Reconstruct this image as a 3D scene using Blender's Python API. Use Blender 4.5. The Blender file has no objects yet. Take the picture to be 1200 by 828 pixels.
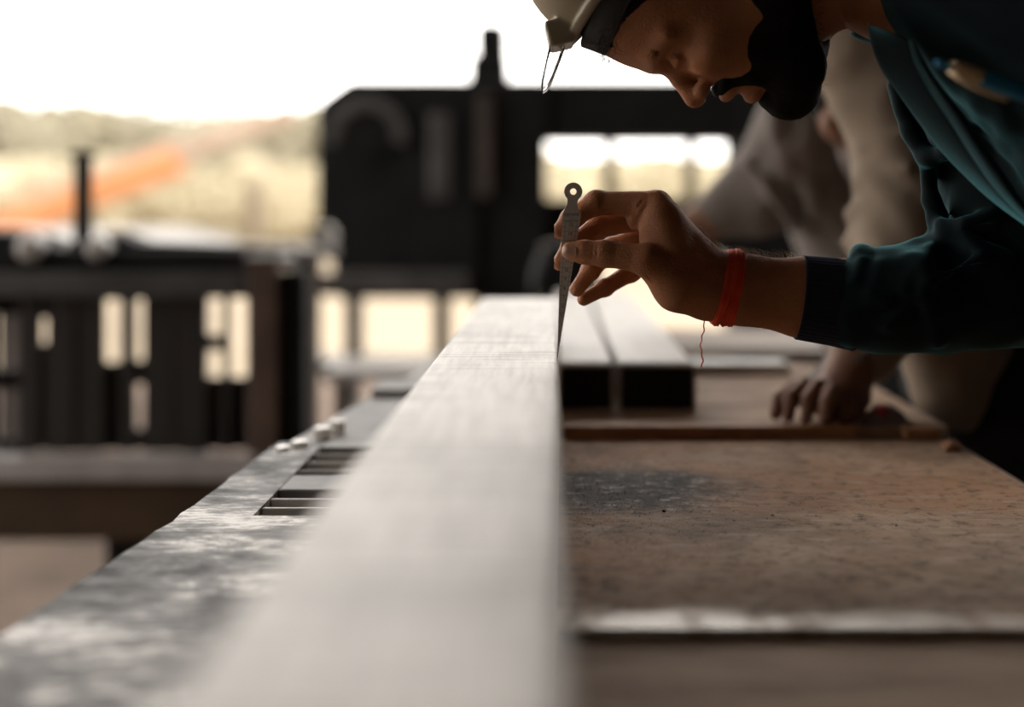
import bpy, bmesh, math, random
import numpy as np
from mathutils import Vector, Matrix, noise as mnoise

random.seed(7)
rng = np.random.default_rng(7)
scene = bpy.context.scene
COL = scene.collection

# ------------------------------------------------------------------ camera
# level 50 mm lens, eye 1.12 m above the ground, looking along +Y; the frame is shifted down
F = 1666.667; VX = 649.0; HY = 243.0; CZ = 1.12
cam_d = bpy.data.cameras.new('camera')
cam_d.lens = 50.0; cam_d.sensor_width = 36.0; cam_d.sensor_fit = 'HORIZONTAL'
cam_d.shift_x = -(VX - 600) / 1200.0
cam_d.shift_y = -(414 - HY) / 1200.0
cam_d.clip_start = 0.02; cam_d.clip_end = 500
cam_d.dof.use_dof = True; cam_d.dof.focus_distance = 1.25; cam_d.dof.aperture_fstop = 1.8
cam = bpy.data.objects.new('camera', cam_d); COL.objects.link(cam)
cam.location = (0, 0, CZ); cam.rotation_euler = (math.radians(90), 0, 0)
scene.camera = cam

# ------------------------------------------------------------------ sky and exposure
world = bpy.data.worlds.new('sky'); scene.world = world
world.use_nodes = True
wn = world.node_tree; wn.nodes.clear()
wo = wn.nodes.new('ShaderNodeOutputWorld'); wb = wn.nodes.new('ShaderNodeBackground')
wb.inputs['Color'].default_value = (1.0, 0.955, 0.90, 1); wb.inputs['Strength'].default_value = 3.6
wn.links.new(wb.outputs[0], wo.inputs[0])
scene.view_settings.view_transform = 'Standard'
scene.view_settings.look = 'None'
scene.view_settings.gamma = 1.0
scene.view_settings.use_curve_mapping = False
scene.view_settings.exposure = 0.42

# ------------------------------------------------------------------ helpers
def W(px, py, Y):
    """a point of the photograph at distance Y from the camera, in metres"""
    return Vector(((px - VX) / F * Y, Y, CZ - (py - HY) / F * Y))

def tag(o, label=None, cat=None, group=None, kind=None):
    if label: o['label'] = label
    if cat: o['category'] = cat
    if group: o['group'] = group
    if kind: o['kind'] = kind
    return o

def empty(name, loc=(0, 0, 0)):
    o = bpy.data.objects.new(name, None); COL.objects.link(o); o.location = loc
    o.empty_display_size = 0.05
    return o

def link(name, me, mat=None, parent=None, smooth=False, world_space=True):
    o = bpy.data.objects.new(name, me); COL.objects.link(o)
    if mat is not None and len(me.materials) == 0: me.materials.append(mat)
    if smooth:
        me.polygons.foreach_set('use_smooth', [True] * len(me.polygons))
    if parent is not None:
        o.parent = parent
        if world_space:
            m = Matrix.Identity(4); p = parent
            while p is not None:
                m = Matrix.Translation(p.location) @ m; p = p.parent
            o.matrix_parent_inverse = m.inverted()
    return o

class MB:
    """collects faces of one mesh"""
    def __init__(s): s.v = []; s.f = []
    def add(s, vs, fs):
        n = len(s.v); s.v += [tuple(v) for v in vs]; s.f += [tuple(i + n for i in f) for f in fs]; return s
    def box(s, x0, x1, y0, y1, z0, z1):
        return s.add([(x0,y0,z0),(x1,y0,z0),(x1,y1,z0),(x0,y1,z0),(x0,y0,z1),(x1,y0,z1),(x1,y1,z1),(x0,y1,z1)],
                     [(3,2,1,0),(4,5,6,7),(0,1,5,4),(1,2,6,5),(2,3,7,6),(3,0,4,7)])
    def bar(s, a, b, w, h, up=(0, 0, 1)):
        a = Vector(a); b = Vector(b); d = (b - a).normalized()
        sx = d.cross(Vector(up)).normalized(); sz = sx.cross(d)
        vs = [p + sx * i * w / 2 + sz * j * h / 2 for p in (a, b) for i, j in ((-1,-1),(1,-1),(1,1),(-1,1))]
        return s.add(vs, [(3,2,1,0),(4,5,6,7),(0,1,5,4),(1,2,6,5),(2,3,7,6),(3,0,4,7)])
    def tube(s, pts, radii, n=10, caps=True):
        pts = [Vector(p) for p in pts]
        if not hasattr(radii, '__len__'): radii = [radii] * len(pts)
        rings = []; ref = None
        for i, p in enumerate(pts):
            d = (pts[min(i + 1, len(pts) - 1)] - pts[max(i - 1, 0)]).normalized()
            if ref is None: ref = Vector((0, 1, 0)) if abs(d.y) < 0.9 else Vector((1, 0, 0))
            u = (ref - d * ref.dot(d)).normalized(); v = d.cross(u); ref = u
            rings.append([p + (u * math.cos(a) + v * math.sin(a)) * radii[i] for a in [2 * math.pi * k / n for k in range(n)]])
        return s.loft(rings, caps)
    def loft(s, rings, caps=True, closed=False):
        n = len(rings[0]); vs = [p for r in rings for p in r]; fs = []
        m = len(rings)
        for i in range(m if closed else m - 1):
            j = (i + 1) % m
            for k in range(n):
                fs.append((i*n + k, i*n + (k+1) % n, j*n + (k+1) % n, j*n + k))
        if caps and not closed:
            fs.append(tuple(range(n - 1, -1, -1))); fs.append(tuple((m - 1) * n + k for k in range(n)))
        return s.add(vs, fs)
    def prism(s, outline, axis, a, b):
        """outline of (u,v) extruded along axis from a to b; axis 'y': (x,z); 'z': (x,y); 'x': (y,z)"""
        def P(u, v, t): return {'y': (u, t, v), 'z': (u, v, t), 'x': (t, u, v)}[axis]
        n = len(outline); vs = [P(u, v, a) for u, v in outline] + [P(u, v, b) for u, v in outline]
        fs = [tuple(range(n)), tuple(range(2*n - 1, n - 1, -1))] + [(k, k + n, (k+1) % n + n, (k+1) % n) for k in range(n)]
        return s.add(vs, fs)
    def mesh(s, name='mesh', bevel=0.0, seg=2):
        me = bpy.data.meshes.new(name); me.from_pydata(s.v, [], s.f)
        bm = bmesh.new(); bm.from_mesh(me)
        bmesh.ops.recalc_face_normals(bm, faces=bm.faces)
        if bevel > 0:
            ed = [e for e in bm.edges if len(e.link_faces) == 2 and e.calc_face_angle(0) > 0.5]
            bmesh.ops.bevel(bm, geom=ed, offset=bevel, segments=seg, profile=0.5, affect='EDGES', clamp_overlap=True)
        bm.to_mesh(me); bm.free(); return me
    def build(s, name, mat, parent=None, bevel=0.0, seg=2, smooth=False):
        return link(name, s.mesh(name, bevel, seg), mat, parent, smooth)

# ------------------------------------------------------------------ materials
class NT:
    def __init__(s, name):
        s.m = bpy.data.materials.new(name); s.m.use_nodes = True
        s.t = s.m.node_tree; s.b = s.t.nodes['Principled BSDF']
    def n(s, typ, **kw):
        nd = s.t.nodes.new(typ)
        for k, v in kw.items():
            if k in nd.inputs: nd.inputs[k].default_value = v
            else: setattr(nd, k, v)
        return nd
    def l(s, a, b): s.t.links.new(a, b)
    def coord(s, scale=(1, 1, 1), loc=(0, 0, 0)):
        tc = s.n('ShaderNodeTexCoord'); mp = s.n('ShaderNodeMapping')
        mp.inputs['Scale'].default_value = scale; mp.inputs['Location'].default_value = loc
        s.l(tc.outputs['Object'], mp.inputs['Vector']); return mp.outputs['Vector']
    def noise(s, vec, scale, detail=5, rough=0.55, dist=0.0):
        nd = s.n('ShaderNodeTexNoise'); nd.inputs['Scale'].default_value = scale; nd.inputs['Detail'].default_value = detail
        nd.inputs['Roughness'].default_value = rough; nd.inputs['Distortion'].default_value = dist
        s.l(vec, nd.inputs['Vector']); return nd.outputs['Fac']
    def ramp(s, fac, stops):
        nd = s.n('ShaderNodeValToRGB'); e = nd.color_ramp.elements
        while len(e) < len(stops): e.new(0.5)
        for k, (p, c) in enumerate(stops):
            e[k].position = p; e[k].color = (c[0], c[1], c[2], 1) if hasattr(c, '__len__') else (c, c, c, 1)
        s.l(fac, nd.inputs['Fac']); return nd.outputs['Color']
    def mix(s, fac, a, b, mode='MIX'):
        nd = s.n('ShaderNodeMix'); nd.data_type = 'RGBA'; nd.blend_type = mode
        for sock, v in ((nd.inputs[0], fac), (nd.inputs[6], a), (nd.inputs[7], b)):
            if hasattr(v, 'is_linked') or hasattr(v, 'links'): s.l(v, sock)
            elif hasattr(v, '__len__'): sock.default_value = (v[0], v[1], v[2], 1)
            else: sock.default_value = v if sock.type == 'VALUE' else (v, v, v, 1)
        return nd.outputs[2]
    def math(s, op, a, b=0.0, c=0.0):
        nd = s.n('ShaderNodeMath'); nd.operation = op
        for k, v in enumerate((a, b, c)):
            if hasattr(v, 'links'): s.l(v, nd.inputs[k])
            else: nd.inputs[k].default_value = v
        return nd.outputs[0]
    def bump(s, h, strength=0.2, dist=0.002):
        nd = s.n('ShaderNodeBump'); nd.inputs['Strength'].default_value = strength; nd.inputs['Distance'].default_value = dist
        s.l(h, nd.inputs['Height']); s.l(nd.outputs['Normal'], s.b.inputs['Normal'])
    def set(s, **kw):
        for k, v in kw.items():
            k = k.replace('_', ' ')
            if k in s.b.inputs:
                if hasattr(v, 'links'): s.l(v, s.b.inputs[k])
                elif hasattr(v, '__len__'): s.b.inputs[k].default_value = tuple(v) + ((1,) if s.b.inputs[k].type == 'RGBA' else ())
                else: s.b.inputs[k].default_value = v
        return s

def simple(name, c1, c2, scale=8, rough=0.6, stretch=(1, 1, 1), bump=0.15, bdist=0.002, metallic=0.0, lo=0.35, hi=0.65, **kw):
    t = NT(name); v = t.coord(stretch); f = t.noise(v, scale)
    t.set(Base_Color=t.ramp(f, [(lo, c1), (hi, c2)]), Roughness=rough, Metallic=metallic, **kw)
    if bump: t.bump(f, bump, bdist)
    return t.m

M = {}
M['floor'] = simple('earth_floor', (.10, .065, .045), (.17, .115, .08), 3, .9, bump=.5, bdist=.01)
M['ground'] = simple('pale_dry_ground', (.235, .184, .12), (.27, .217, .148), .3, .95, bump=.3, bdist=.03)
M['roof'] = simple('grey_roof_sheet', (.05, .048, .045), (.09, .085, .08), 2, .6)
M['wall'] = simple('dusty_brick_wall', (.06, .045, .035), (.10, .075, .06), 3, .85)
M['black_iron'] = simple('black_iron', (.006, .006, .0065), (.013, .0125, .0125), 6, .8, Specular_IOR_Level=.25)
M['grey_iron'] = simple('worn_grey_iron', (.05, .048, .047), (.09, .086, .085), 9, .5)
M['worn_iron'] = simple('rubbed_grey_iron', (.065, .06, .06), (.11, .105, .105), 9, .5)
M['pale_rail'] = simple('rubbed_rail', (.36, .33, .325), (.50, .46, .45), 9, .5)
M['mid_iron'] = simple('brown_grey_iron', (.055, .042, .035), (.10, .078, .066), 7, .5)
M['brown_post'] = simple('brown_painted_post', (.075, .042, .030), (.12, .072, .052), 12, .6)
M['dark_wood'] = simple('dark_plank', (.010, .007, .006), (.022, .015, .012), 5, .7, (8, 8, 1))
M['pale_steel'] = simple('pale_steel', (.34, .32, .30), (.5, .47, .44), 10, .38)
M['yellow_steel'] = simple('dirty_yellow_steel', (.035, .018, .006), (.075, .036, .010), 4, .7)
M['orange'] = simple('orange_paint', (.40, .155, .055), (.46, .19, .07), 3, .6)
M['orange_pale'] = simple('faded_orange_paint', (.30, .215, .16), (.36, .27, .205), 3, .7)
M['trunk'] = simple('grey_bark', (.16, .12, .08), (.24, .19, .13), 6, .9)
M['leaf1'] = simple('pale_olive_foliage', (.20, .182, .127), (.265, .238, .17), 1.5, .9)  # pale, greyed olive leaf colour
M['leaf2'] = simple('dry_yellow_foliage', (.31, .265, .175), (.38, .33, .225), 1.5, .9)

# the pale steel tube on the table
def mat_beam():
    t = NT('brushed_pale_steel'); v = t.coord((26, 1.6, 26)); v2 = t.coord((1.2, 30, 1)); v3 = t.coord((3, 3, 3))
    a = t.noise(v, 6, 6, .6); b = t.noise(v2, 3.2, 4, .6); c = t.noise(v3, 2.2, 5, .6); fine = t.noise(t.coord((180, 9, 180)), 4, 3, .5)
    col = t.ramp(a, [(.3, (.47, .43, .392)), (.62, (.72, .67, .617))])
    dirt = t.ramp(t.math('MULTIPLY', c, b), [(.24, 0.0), (.34, 1.0)])
    col = t.mix(t.math('MULTIPLY', dirt, .65), col, (.22, .19, .165))
    t.set(Base_Color=col, Metallic=.1, Roughness=t.ramp(fine, [(.3, .42), (.7, .56)]), Specular_IOR_Level=.38)
    t.bump(fine, .12, .0006); return t.m
M['beam'] = mat_beam()

# brown rust-dusted plate with a black greasy patch and a bare worn front edge
def mat_plate():
    t = NT('rusty_dusted_plate'); v = t.coord(); g = t.coord((5, 1.2, 5)); s2 = t.coord((1.3, 9, 3))
    n1 = t.noise(v, 7, 12, .72); n2 = t.noise(v, 62, 10, .75); n3 = t.noise(s2, 12, 6, .6); n4 = t.noise(v, 3.1, 4, .6, .4)
    col = t.ramp(n1, [(.32, (.15, .093, .060)), (.48, (.40, .262, .172)), (.66, (.62, .44, .31))])
    col = t.mix(t.ramp(n4, [(.44, 0.0), (.62, .8)]), col, (.50, .265, .14))
    col = t.mix(t.ramp(n3, [(.56, 0.0), (.70, .55)]), col, (.62, .52, .42))
    col = t.mix(t.ramp(n2, [(.34, .8), (.49, 0.0)]), col, (.06, .042, .032))
    sp = t.n('ShaderNodeSeparateXYZ'); t.l(v, sp.inputs[0])
    # grease patch, an ellipse at about (0.07, 1.34)
    dx = t.math('DIVIDE', t.math('SUBTRACT', sp.outputs[0], .06), .135); dy = t.math('DIVIDE', t.math('SUBTRACT', sp.outputs[1], 1.37), .14)
    rr = t.math('ADD', t.math('MULTIPLY', dx, dx), t.math('MULTIPLY', dy, dy))
    rr = t.math('ADD', rr, t.math('MULTIPLY', t.math('SUBTRACT', n1, .5), 2.2))
    gm = t.ramp(rr, [(.25, 1.0), (1.0, 0.0)])
    col = t.mix(t.math('MULTIPLY', gm, .93), col, t.ramp(n2, [(.42, (.005, .0045, .0045)), (.54, (.016, .014, .013)), (.64, (.42, .39, .37))]))  # pale flecks paint the gloss into the grease colour
    # bare metal along the front edge
    ed = t.math('SUBTRACT', sp.outputs[1], t.math('MULTIPLY', t.math('SUBTRACT', n1, .5), .09))
    em = t.ramp(t.math('MULTIPLY', t.math('SUBTRACT', ed, .89), 10), [(.30, 1.0), (.62, 0.0)])
    em = t.math('MULTIPLY', em, t.ramp(t.noise(g, 3, 5, .7), [(.40, .1), (.56, 1.0)]))
    em = t.math('MULTIPLY', em, t.ramp(sp.outputs[0], [(.16, 1.0), (.36, .25)]))
    col = t.mix(em, col, (.80, .76, .71))
    ro = t.mix(gm, t.mix(em, t.ramp(n2, [(.3, .78), (.7, .62)]), .34), t.ramp(n2, [(.3, .7), (.7, .45)]))
    t.set(Base_Color=col, Roughness=ro, Metallic=t.math('MULTIPLY', em, .8), Specular_IOR_Level=t.math('ADD', t.math('ADD', t.math('MULTIPLY', em, .4), t.math('MULTIPLY', gm, -.08)), .12))
    # scratches running across
    tc = t.n('ShaderNodeTexCoord'); sc = None
    for ang, seed in ((20, 0), (-32, 7), (75, 3)):
        mp = t.n('ShaderNodeMapping'); mp.inputs['Rotation'].default_value = (0, 0, math.radians(ang)); mp.inputs['Scale'].default_value = (1, 60, 1); mp.inputs['Location'].default_value = (seed, seed, 0)
        t.l(tc.outputs['Object'], mp.inputs['Vector']); q = t.ramp(t.noise(mp.outputs[0], 7, 2, .4), [(.68, 0.0), (.71, 1.0)])
        sc = q if sc is None else t.math('MAXIMUM', sc, q)
    col2 = t.mix(t.math('MULTIPLY', sc, .6), col, (.42, .36, .30)); t.set(Base_Color=col2)
    t.bump(t.math('ADD', n2, t.math('MULTIPLY', n1, .6)), .9, .004); return t.m
M['plate'] = mat_plate()
M['beam2'] = simple('pale_mill_steel', (.36, .325, .29), (.47, .43, .39), 9, .5, (3, .6, 3), .1)

def mat_patina():
    t = NT('black_and_white_patina_steel'); v = t.coord((1, 1.6, 1)); v2 = t.coord((1, 5, 1)); v3 = t.coord((.9, .9, 1))
    n1 = t.noise(v, 11, 12, .72, .25); n2 = t.noise(v2, 34, 8, .7); n3 = t.noise(v3, 4.2, 4, .5)
    f = t.math('ADD', t.math('MULTIPLY', n1, .55), t.math('ADD', t.math('MULTIPLY', n2, .2), t.math('MULTIPLY', n3, .35)))
    col = t.ramp(f, [(.48, (.010, .009, .008)), (.54, (.045, .036, .03)), (.575, (.15, .128, .108)), (.62, (.70, .65, .60))])
    sp = t.n('ShaderNodeSeparateXYZ'); t.l(t.coord(), sp.inputs[0])
    t.set(Base_Color=col, Roughness=t.ramp(f, [(.46, .62), (.64, .42)]), Specular_IOR_Level=t.ramp(f, [(.48, .06), (.62, .45)]))
    t.bump(t.math('ADD', n2, n1), .6, .002); return t.m
M['patina'] = mat_patina()
M['rust_bar'] = simple('rust_brown_bar', (.28, .125, .055), (.46, .24, .12), 14, .65, (2, 1, 4), .5)
M['low_plate'] = simple('brown_grey_plate', (.34, .235, .165), (.60, .44, .33), 9, .75, (1, 2.5, 1), .6, Specular_IOR_Level=.2)
M['crate_wood'] = simple('weathered_crate_wood', (.15, .12, .098), (.22, .18, .15), 6, .85, (1, 1, 6), .2)
M['dull_steel'] = simple('dull_grey_steel', (.10, .092, .085), (.19, .175, .165), 12, .6, bump=.3)
M['bright_nut'] = simple('bright_worn_steel', (.5, .48, .45), (.68, .65, .62), 20, .3, metallic=.5)
M['rag'] = simple('grey_rag', (.16, .14, .13), (.26, .23, .215), 30, .9)
M['red_rag'] = simple('pink_red_cloth', (.30, .035, .05), (.40, .06, .075), 30, .9)

def mat_skin(name, c1, c2):
    t = NT(name); v = t.coord(); a = t.noise(v, 26, 5, .6); b = t.noise(v, 340, 4, .6); vo = t.n('ShaderNodeTexVoronoi')
    vo.inputs['Scale'].default_value = 620; t.l(v, vo.inputs['Vector'])
    t.set(Base_Color=t.ramp(a, [(.3, c1), (.7, c2)]), Roughness=.6, Specular_IOR_Level=.3, Subsurface_Weight=.18, Subsurface_Radius=(1.0, .25, .1), Subsurface_Scale=.006)
    t.bump(t.math('ADD', b, t.math('MULTIPLY', vo.outputs['Distance'], .6)), .45, .0014); return t.m
M['skin'] = mat_skin('brown_skin', (.32, .125, .055), (.44, .185, .086))
M['skin2'] = mat_skin('warm_brown_skin', (.17, .085, .055), (.25, .13, .085))
M['nail'] = simple('thumbnail', (.30, .145, .085), (.36, .18, .11), 60, .45, bump=0)
M['hair'] = simple('black_hair', (.005, .004, .0035), (.010, .008, .007), 60, .85, bump=0, Specular_IOR_Level=.1)
M['hair_fine'] = simple('fine_brown_hair', (.22, .14, .085), (.30, .20, .12), 60, .45, bump=0)  # lightened to carry the rim light on the wrist hairs

def mat_cloth(name, c1, c2, weave=700, sheen=.5, st=(.4, .75, .8), r=.9, fold=.0):
    t = NT(name); v = t.coord(); a = t.noise(v, 9, 4, .5); b = t.noise(v, weave, 3, .6)
    t.set(Base_Color=t.ramp(a, [(.3, c1), (.7, c2)]), Roughness=r, Sheen_Weight=sheen, Sheen_Roughness=.35, Sheen_Tint=st, Specular_IOR_Level=.2)
    t.bump(b, .35, .001); return t.m
M['teal'] = mat_cloth('dark_teal_fleece', (.0022, .0062, .0075), (.004, .010, .012), 900, .75, (.14, .50, .56))
M['cuff'] = mat_cloth('navy_ribbed_cuff', (.010, .012, .020), (.014, .017, .027), 1200, .25, (.5, .55, .8))
M['trouser'] = mat_cloth('dark_trousers', (.010, .010, .011), (.018, .017, .018), 500, .1, (1, 1, 1))
M['khaki'] = mat_cloth('khaki_work_shirt', (.20, .155, .115), (.27, .212, .158), 500, .15, (1, .9, .8))
M['greyshirt'] = mat_cloth('grey_brown_shirt', (.14, .12, .108), (.20, .172, .155), 500, .15, (1, .95, .9))
M['shoe'] = simple('dark_shoe_leather', (.012, .010, .009), (.025, .02, .018), 20, .5)
M['helmet'] = simple('beige_plastic', (.26, .21, .14), (.30, .245, .165), 8, .45, bump=0)
M['band'] = simple('charcoal_headband', (.03, .03, .032), (.045, .045, .047), 40, .8)
M['gauge'] = NT('satin_stainless').set(Base_Color=(.60, .555, .50), Metallic=.25, Roughness=.5).m
M['ink'] = NT('black_engraving').set(Base_Color=(.015, .013, .012), Roughness=.6).m
def mat_thread():
    t = NT('red_thread'); v = t.coord(); b = t.noise(v, 900, 3, .6); a = t.noise(v, 60, 3)
    t.set(Base_Color=t.ramp(a, [(.3, (.70, .045, .014)), (.7, (.88, .10, .03))]), Roughness=.75, Sheen_Weight=.3, Sheen_Tint=(1, .4, .2)); t.bump(b, .6, .0006); return t.m
M['thread'] = mat_thread()
M['pen_cream'] = simple('cream_pen_plastic', (.74, .56, .34), (.80, .62, .39), 8, .4, bump=0)
M['pen_blue'] = simple('blue_pen_plastic', (.01, .20, .40), (.015, .24, .46), 8, .35, bump=0)
def mat_clear():
    t = NT('clear_plastic'); t.set(Base_Color=(.98, .96, .95), Roughness=.06, Transmission_Weight=1.0, IOR=1.15); return t.m
M['clear'] = mat_clear()

# ------------------------------------------------------------------ signed distance modelling
def smin(a, b, k):
    h = np.clip(.5 + .5 * (b - a) / k, 0, 1); return b + (a - b) * h - k * h * (1 - h)
def smax(a, b, k): return -smin(-a, -b, k)
def cone(P, a, b, ra, rb):
    a = np.asarray(a, float); b = np.asarray(b, float); d = b - a; L = max(d.dot(d), 1e-12)
    t = np.clip(((P - a) @ d) / L, 0, 1)
    return np.linalg.norm(P - a - t[:, None] * d, axis=1) - (ra + (rb - ra) * t)
def ell(P, c, r):
    q = P - np.asarray(c, float); r = np.asarray(r, float)
    k0 = np.linalg.norm(q / r, axis=1); k1 = np.linalg.norm(q / (r * r), axis=1)
    return np.where(k1 < 1e-9, -min(r), k0 * (k0 - 1.0) / np.maximum(k1, 1e-9))
def rbox(P, c, h, r):
    q = np.abs(P - np.asarray(c, float)) - (np.asarray(h, float) - r)
    return np.linalg.norm(np.maximum(q, 0), axis=1) + np.minimum(q.max(axis=1), 0) - r
def chain(P, pts, rad, k=.004):
    d = None
    for i in range(len(pts) - 1):
        c = cone(P, pts[i], pts[i+1], rad[i], rad[i+1]); d = c if d is None else smin(d, c, k)
    return d

def nets(f, lo, hi, h, B=8):
    """surface nets over the zero level of f, evaluated only in blocks near the surface"""
    lo = np.asarray(lo, float); hi = np.asarray(hi, float)
    nb = np.ceil((hi - lo) / (h * B)).astype(int); N = nb * B + 1
    G = np.full(tuple(N), 1.0, np.float32)
    bi = np.stack(np.meshgrid(*[np.arange(n) for n in nb], indexing='ij'), -1).reshape(-1, 3)
    cen = lo + (bi + .5) * B * h; d0 = f(cen); lim = B * h * .87 * 1.25 + 2 * h
    for b, d in zip(bi[d0 < -lim], d0[d0 < -lim]):
        s = b * B; G[s[0]:s[0]+B+1, s[1]:s[1]+B+1, s[2]:s[2]+B+1] = -1
    near = bi[np.abs(d0) <= lim]
    loc = np.stack(np.meshgrid(*[np.arange(B + 1)] * 3, indexing='ij'), -1).reshape(-1, 3)
    CH = 260
    for s in range(0, len(near), CH):
        nbk = near[s:s+CH]; idx = (nbk[:, None, :] * B + loc[None]).reshape(-1, 3)
        v = f(lo + idx * h); G[idx[:, 0], idx[:, 1], idx[:, 2]] = v
    ins = G < 0
    c8 = [(i, j, k) for i in (0, 1) for j in (0, 1) for k in (0, 1)]
    n = np.array(N) - 1
    cnt = sum(ins[i:n[0]+i, j:n[1]+j, k:n[2]+k].astype(np.int8) for i, j, k in c8)
    act = np.argwhere((cnt > 0) & (cnt < 8))
    vid = np.full(tuple(n), -1, np.int32); vid[act[:, 0], act[:, 1], act[:, 2]] = np.arange(len(act))
    acc = np.zeros((len(act), 3)); num = np.zeros(len(act))
    val = {c: G[act[:, 0]+c[0], act[:, 1]+c[1], act[:, 2]+c[2]].astype(float) for c in c8}
    for a in c8:
        for ax in range(3):
            if a[ax] == 1: continue
            b = list(a); b[ax] = 1; b = tuple(b); va, vb = val[a], val[b]
            m = (va < 0) != (vb < 0); t = np.where(m, va / np.where(m, va - vb, 1), 0)
            p = np.tile(np.array(a, float), (len(act), 1)); p[:, ax] += t
            acc += p * m[:, None]; num += m
    V = lo + (act + acc / num[:, None]) * h
    Fc = []
    for ax in range(3):
        o1, o2 = [(1, 2), (2, 0), (0, 1)][ax]
        sl0 = [slice(0, None)] * 3; sl1 = [slice(0, None)] * 3; sl0[ax] = slice(0, -1); sl1[ax] = slice(1, None)
        A = ins[tuple(sl0)]; Bm = ins[tuple(sl1)]
        e = np.argwhere(A != Bm); e = e[(e[:, o1] > 0) & (e[:, o2] > 0) & (e[:, o1] < n[o1]) & (e[:, o2] < n[o2])]
        if len(e) == 0: continue
        def vv(d1, d2):
            q = e.copy(); q[:, o1] -= d1; q[:, o2] -= d2; return vid[q[:, 0], q[:, 1], q[:, 2]]
        q = np.stack([vv(1, 1), vv(0, 1), vv(0, 0), vv(1, 0)], 1)
        flip = ~A[e[:, 0], e[:, 1], e[:, 2]]; q[flip] = q[flip][:, ::-1]; Fc.append(q)
    Fc = np.concatenate(Fc); Fc = Fc[(Fc >= 0).all(1)]
    return V, Fc

def mesh_from(VF_list, name):
    vs = []; fs = []; n = 0
    for V, Q in VF_list: vs.append(V); fs.append(Q + n); n += len(V)
    V = np.concatenate(vs); Q = np.concatenate(fs)
    me = bpy.data.meshes.new(name)
    me.vertices.add(len(V)); me.vertices.foreach_set('co', V.astype(np.float32).ravel())
    me.loops.add(len(Q) * 4); me.loops.foreach_set('vertex_index', Q.astype(np.int32).ravel())
    me.polygons.add(len(Q)); me.polygons.foreach_set('loop_start', np.arange(0, len(Q) * 4, 4, dtype=np.int32))
    me.update(calc_edges=True); me.validate(); return me

# ------------------------------------------------------------------ setting
def struct(o): o['kind'] = 'structure'; return o
struct(MB().box(-9, 6, -5, 9.2, -.2, 0).build('floor', M['floor']))
struct(MB().box(-150, 150, 9.2, 300, -.3, -.02).box(-150, -9, -60, 9.2, -.3, -.02).build('ground', M['ground']))
roof = MB()
prof = []
NR = 60
for i in range(NR + 1):
    prof.append((-4.5 + 9.5 * i / NR, 3.75 + .03 * math.sin(i * 2.1)))
outl = prof + [(x, z + .02) for x, z in reversed(prof)]
struct(roof.prism(outl, 'y', -4.5, 4.6).build('ceiling', M['roof']))  # unseen shed roof, put in to block overhead light on the people
struct(MB().box(-4.5, -4.3, -4.4, .4, 0, 3.75).build('fill_block_wall', M['wall']))  # unseen wall, added to cut the skylight from the left
struct(MB().box(4.8, 5.0, -4.5, 4.6, 0, 3.75).build('wall_right', M['wall']))
struct(MB().box(-4.5, 5.0, -4.6, -4.4, 0, 3.75).build('wall_back', M['wall']))
for i, (x, y) in enumerate(((-4.3, 4.4), (4.6, 4.4))):
    struct(MB().box(x - .08, x + .08, y - .08, y + .08, 0, 3.75).build('trim_%d' % (i + 1), M['mid_iron']))

# ------------------------------------------------------------------ work table
TZ = CZ - .268          # table top height
table = tag(empty('work_table', (0.06, 1.2, 0)), 'long steel work table with rusty plates under the pale beam', 'table')
rag_e = [(.452 + .004 * mnoise.noise(Vector((y * 26, 1, 4))) + .003 * mnoise.noise(Vector((y * 90, 5, 4))), y) for y in np.linspace(.905, 1.64, 70)]
rag_f = [(x, .905 + .0016 * mnoise.noise(Vector((x * 60, 9, 2)))) for x in np.linspace(-.10, .44, 50)]
plate_o = MB().prism(rag_f + rag_e + [(-.10, 1.64)], 'z', TZ - .006, TZ)
pl = plate_o.build('top_plate', M['plate'], table)
MB().box(-.10, .47, -.5, 1.66, TZ - .030, TZ - .0065).build('lower_plate', M['low_plate'], table, .002)
# raised plate behind
MB().box(-.02, .462, 1.665, 2.32, TZ - .010, TZ + .012).build('back_plate', M['low_plate'], table, .002)
# left patina rail: outline follows the worn edge
edge = [(.0, -.37), (.60, -.356), (.93, -.346), (1.21, -.327), (1.36, -.322), (1.53, -.318), (1.60, -.316)]
def rail_piece(name, ys, xin, z, mat, th=.02):
    pts = []
    for i, (y, x) in enumerate(ys): pts.append((x + .0015 * math.sin(i * 2.7), y))
    o = pts + [(xin, ys[-1][0]), (xin, ys[0][0])]
    return MB().prism(o, 'z', z - th, z).build(name, mat, table)
ed2 = []
for k in range(60):
    y = -.4 + (1.625 + .4) * k / 59
    x = np.interp(y, [e[0] for e in edge], [e[1] for e in edge]) + .0022 * mnoise.noise(Vector((y * 22, 3, 1)))
    ed2.append((y, x))
rail_piece('side_rail', ed2, -.262, TZ, M['patina'], .03)
MB().box(-.262, -.09, -.4, 1.238, TZ - .02, TZ).build('side_plate', M['patina'], table)
MB().box(-.262, -.09, 1.352, 1.425, TZ - .02, TZ).build('side_plate', M['dull_steel'], table, .002)
for y0, y1 in ((1.273, 1.278), (1.312, 1.317), (1.456, 1.460), (1.502, 1.506), (1.552, 1.556)):
    MB().box(-.262, -.09, y0, y1, TZ - .02, TZ - .001).build('cross_bar', M['pale_steel'], table, .0015)
MB().box(-.262, -.09, 1.59, 1.625, TZ - .02, TZ).build('side_plate', M['dull_steel'], table, .002)
MB().prism([(-.306, 1.63), (-.268, 1.99), (-.20, 2.55), (-.09, 2.55), (-.09, 1.63)], 'z', TZ - .022, TZ - .002).build('rail_extension', M['dull_steel'], table, .002)
MB().box(-.26, -.10, 2.02, 2.14, TZ - .002, TZ + .01).build('joint_plate', M['dull_steel'], table, .002)
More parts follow.
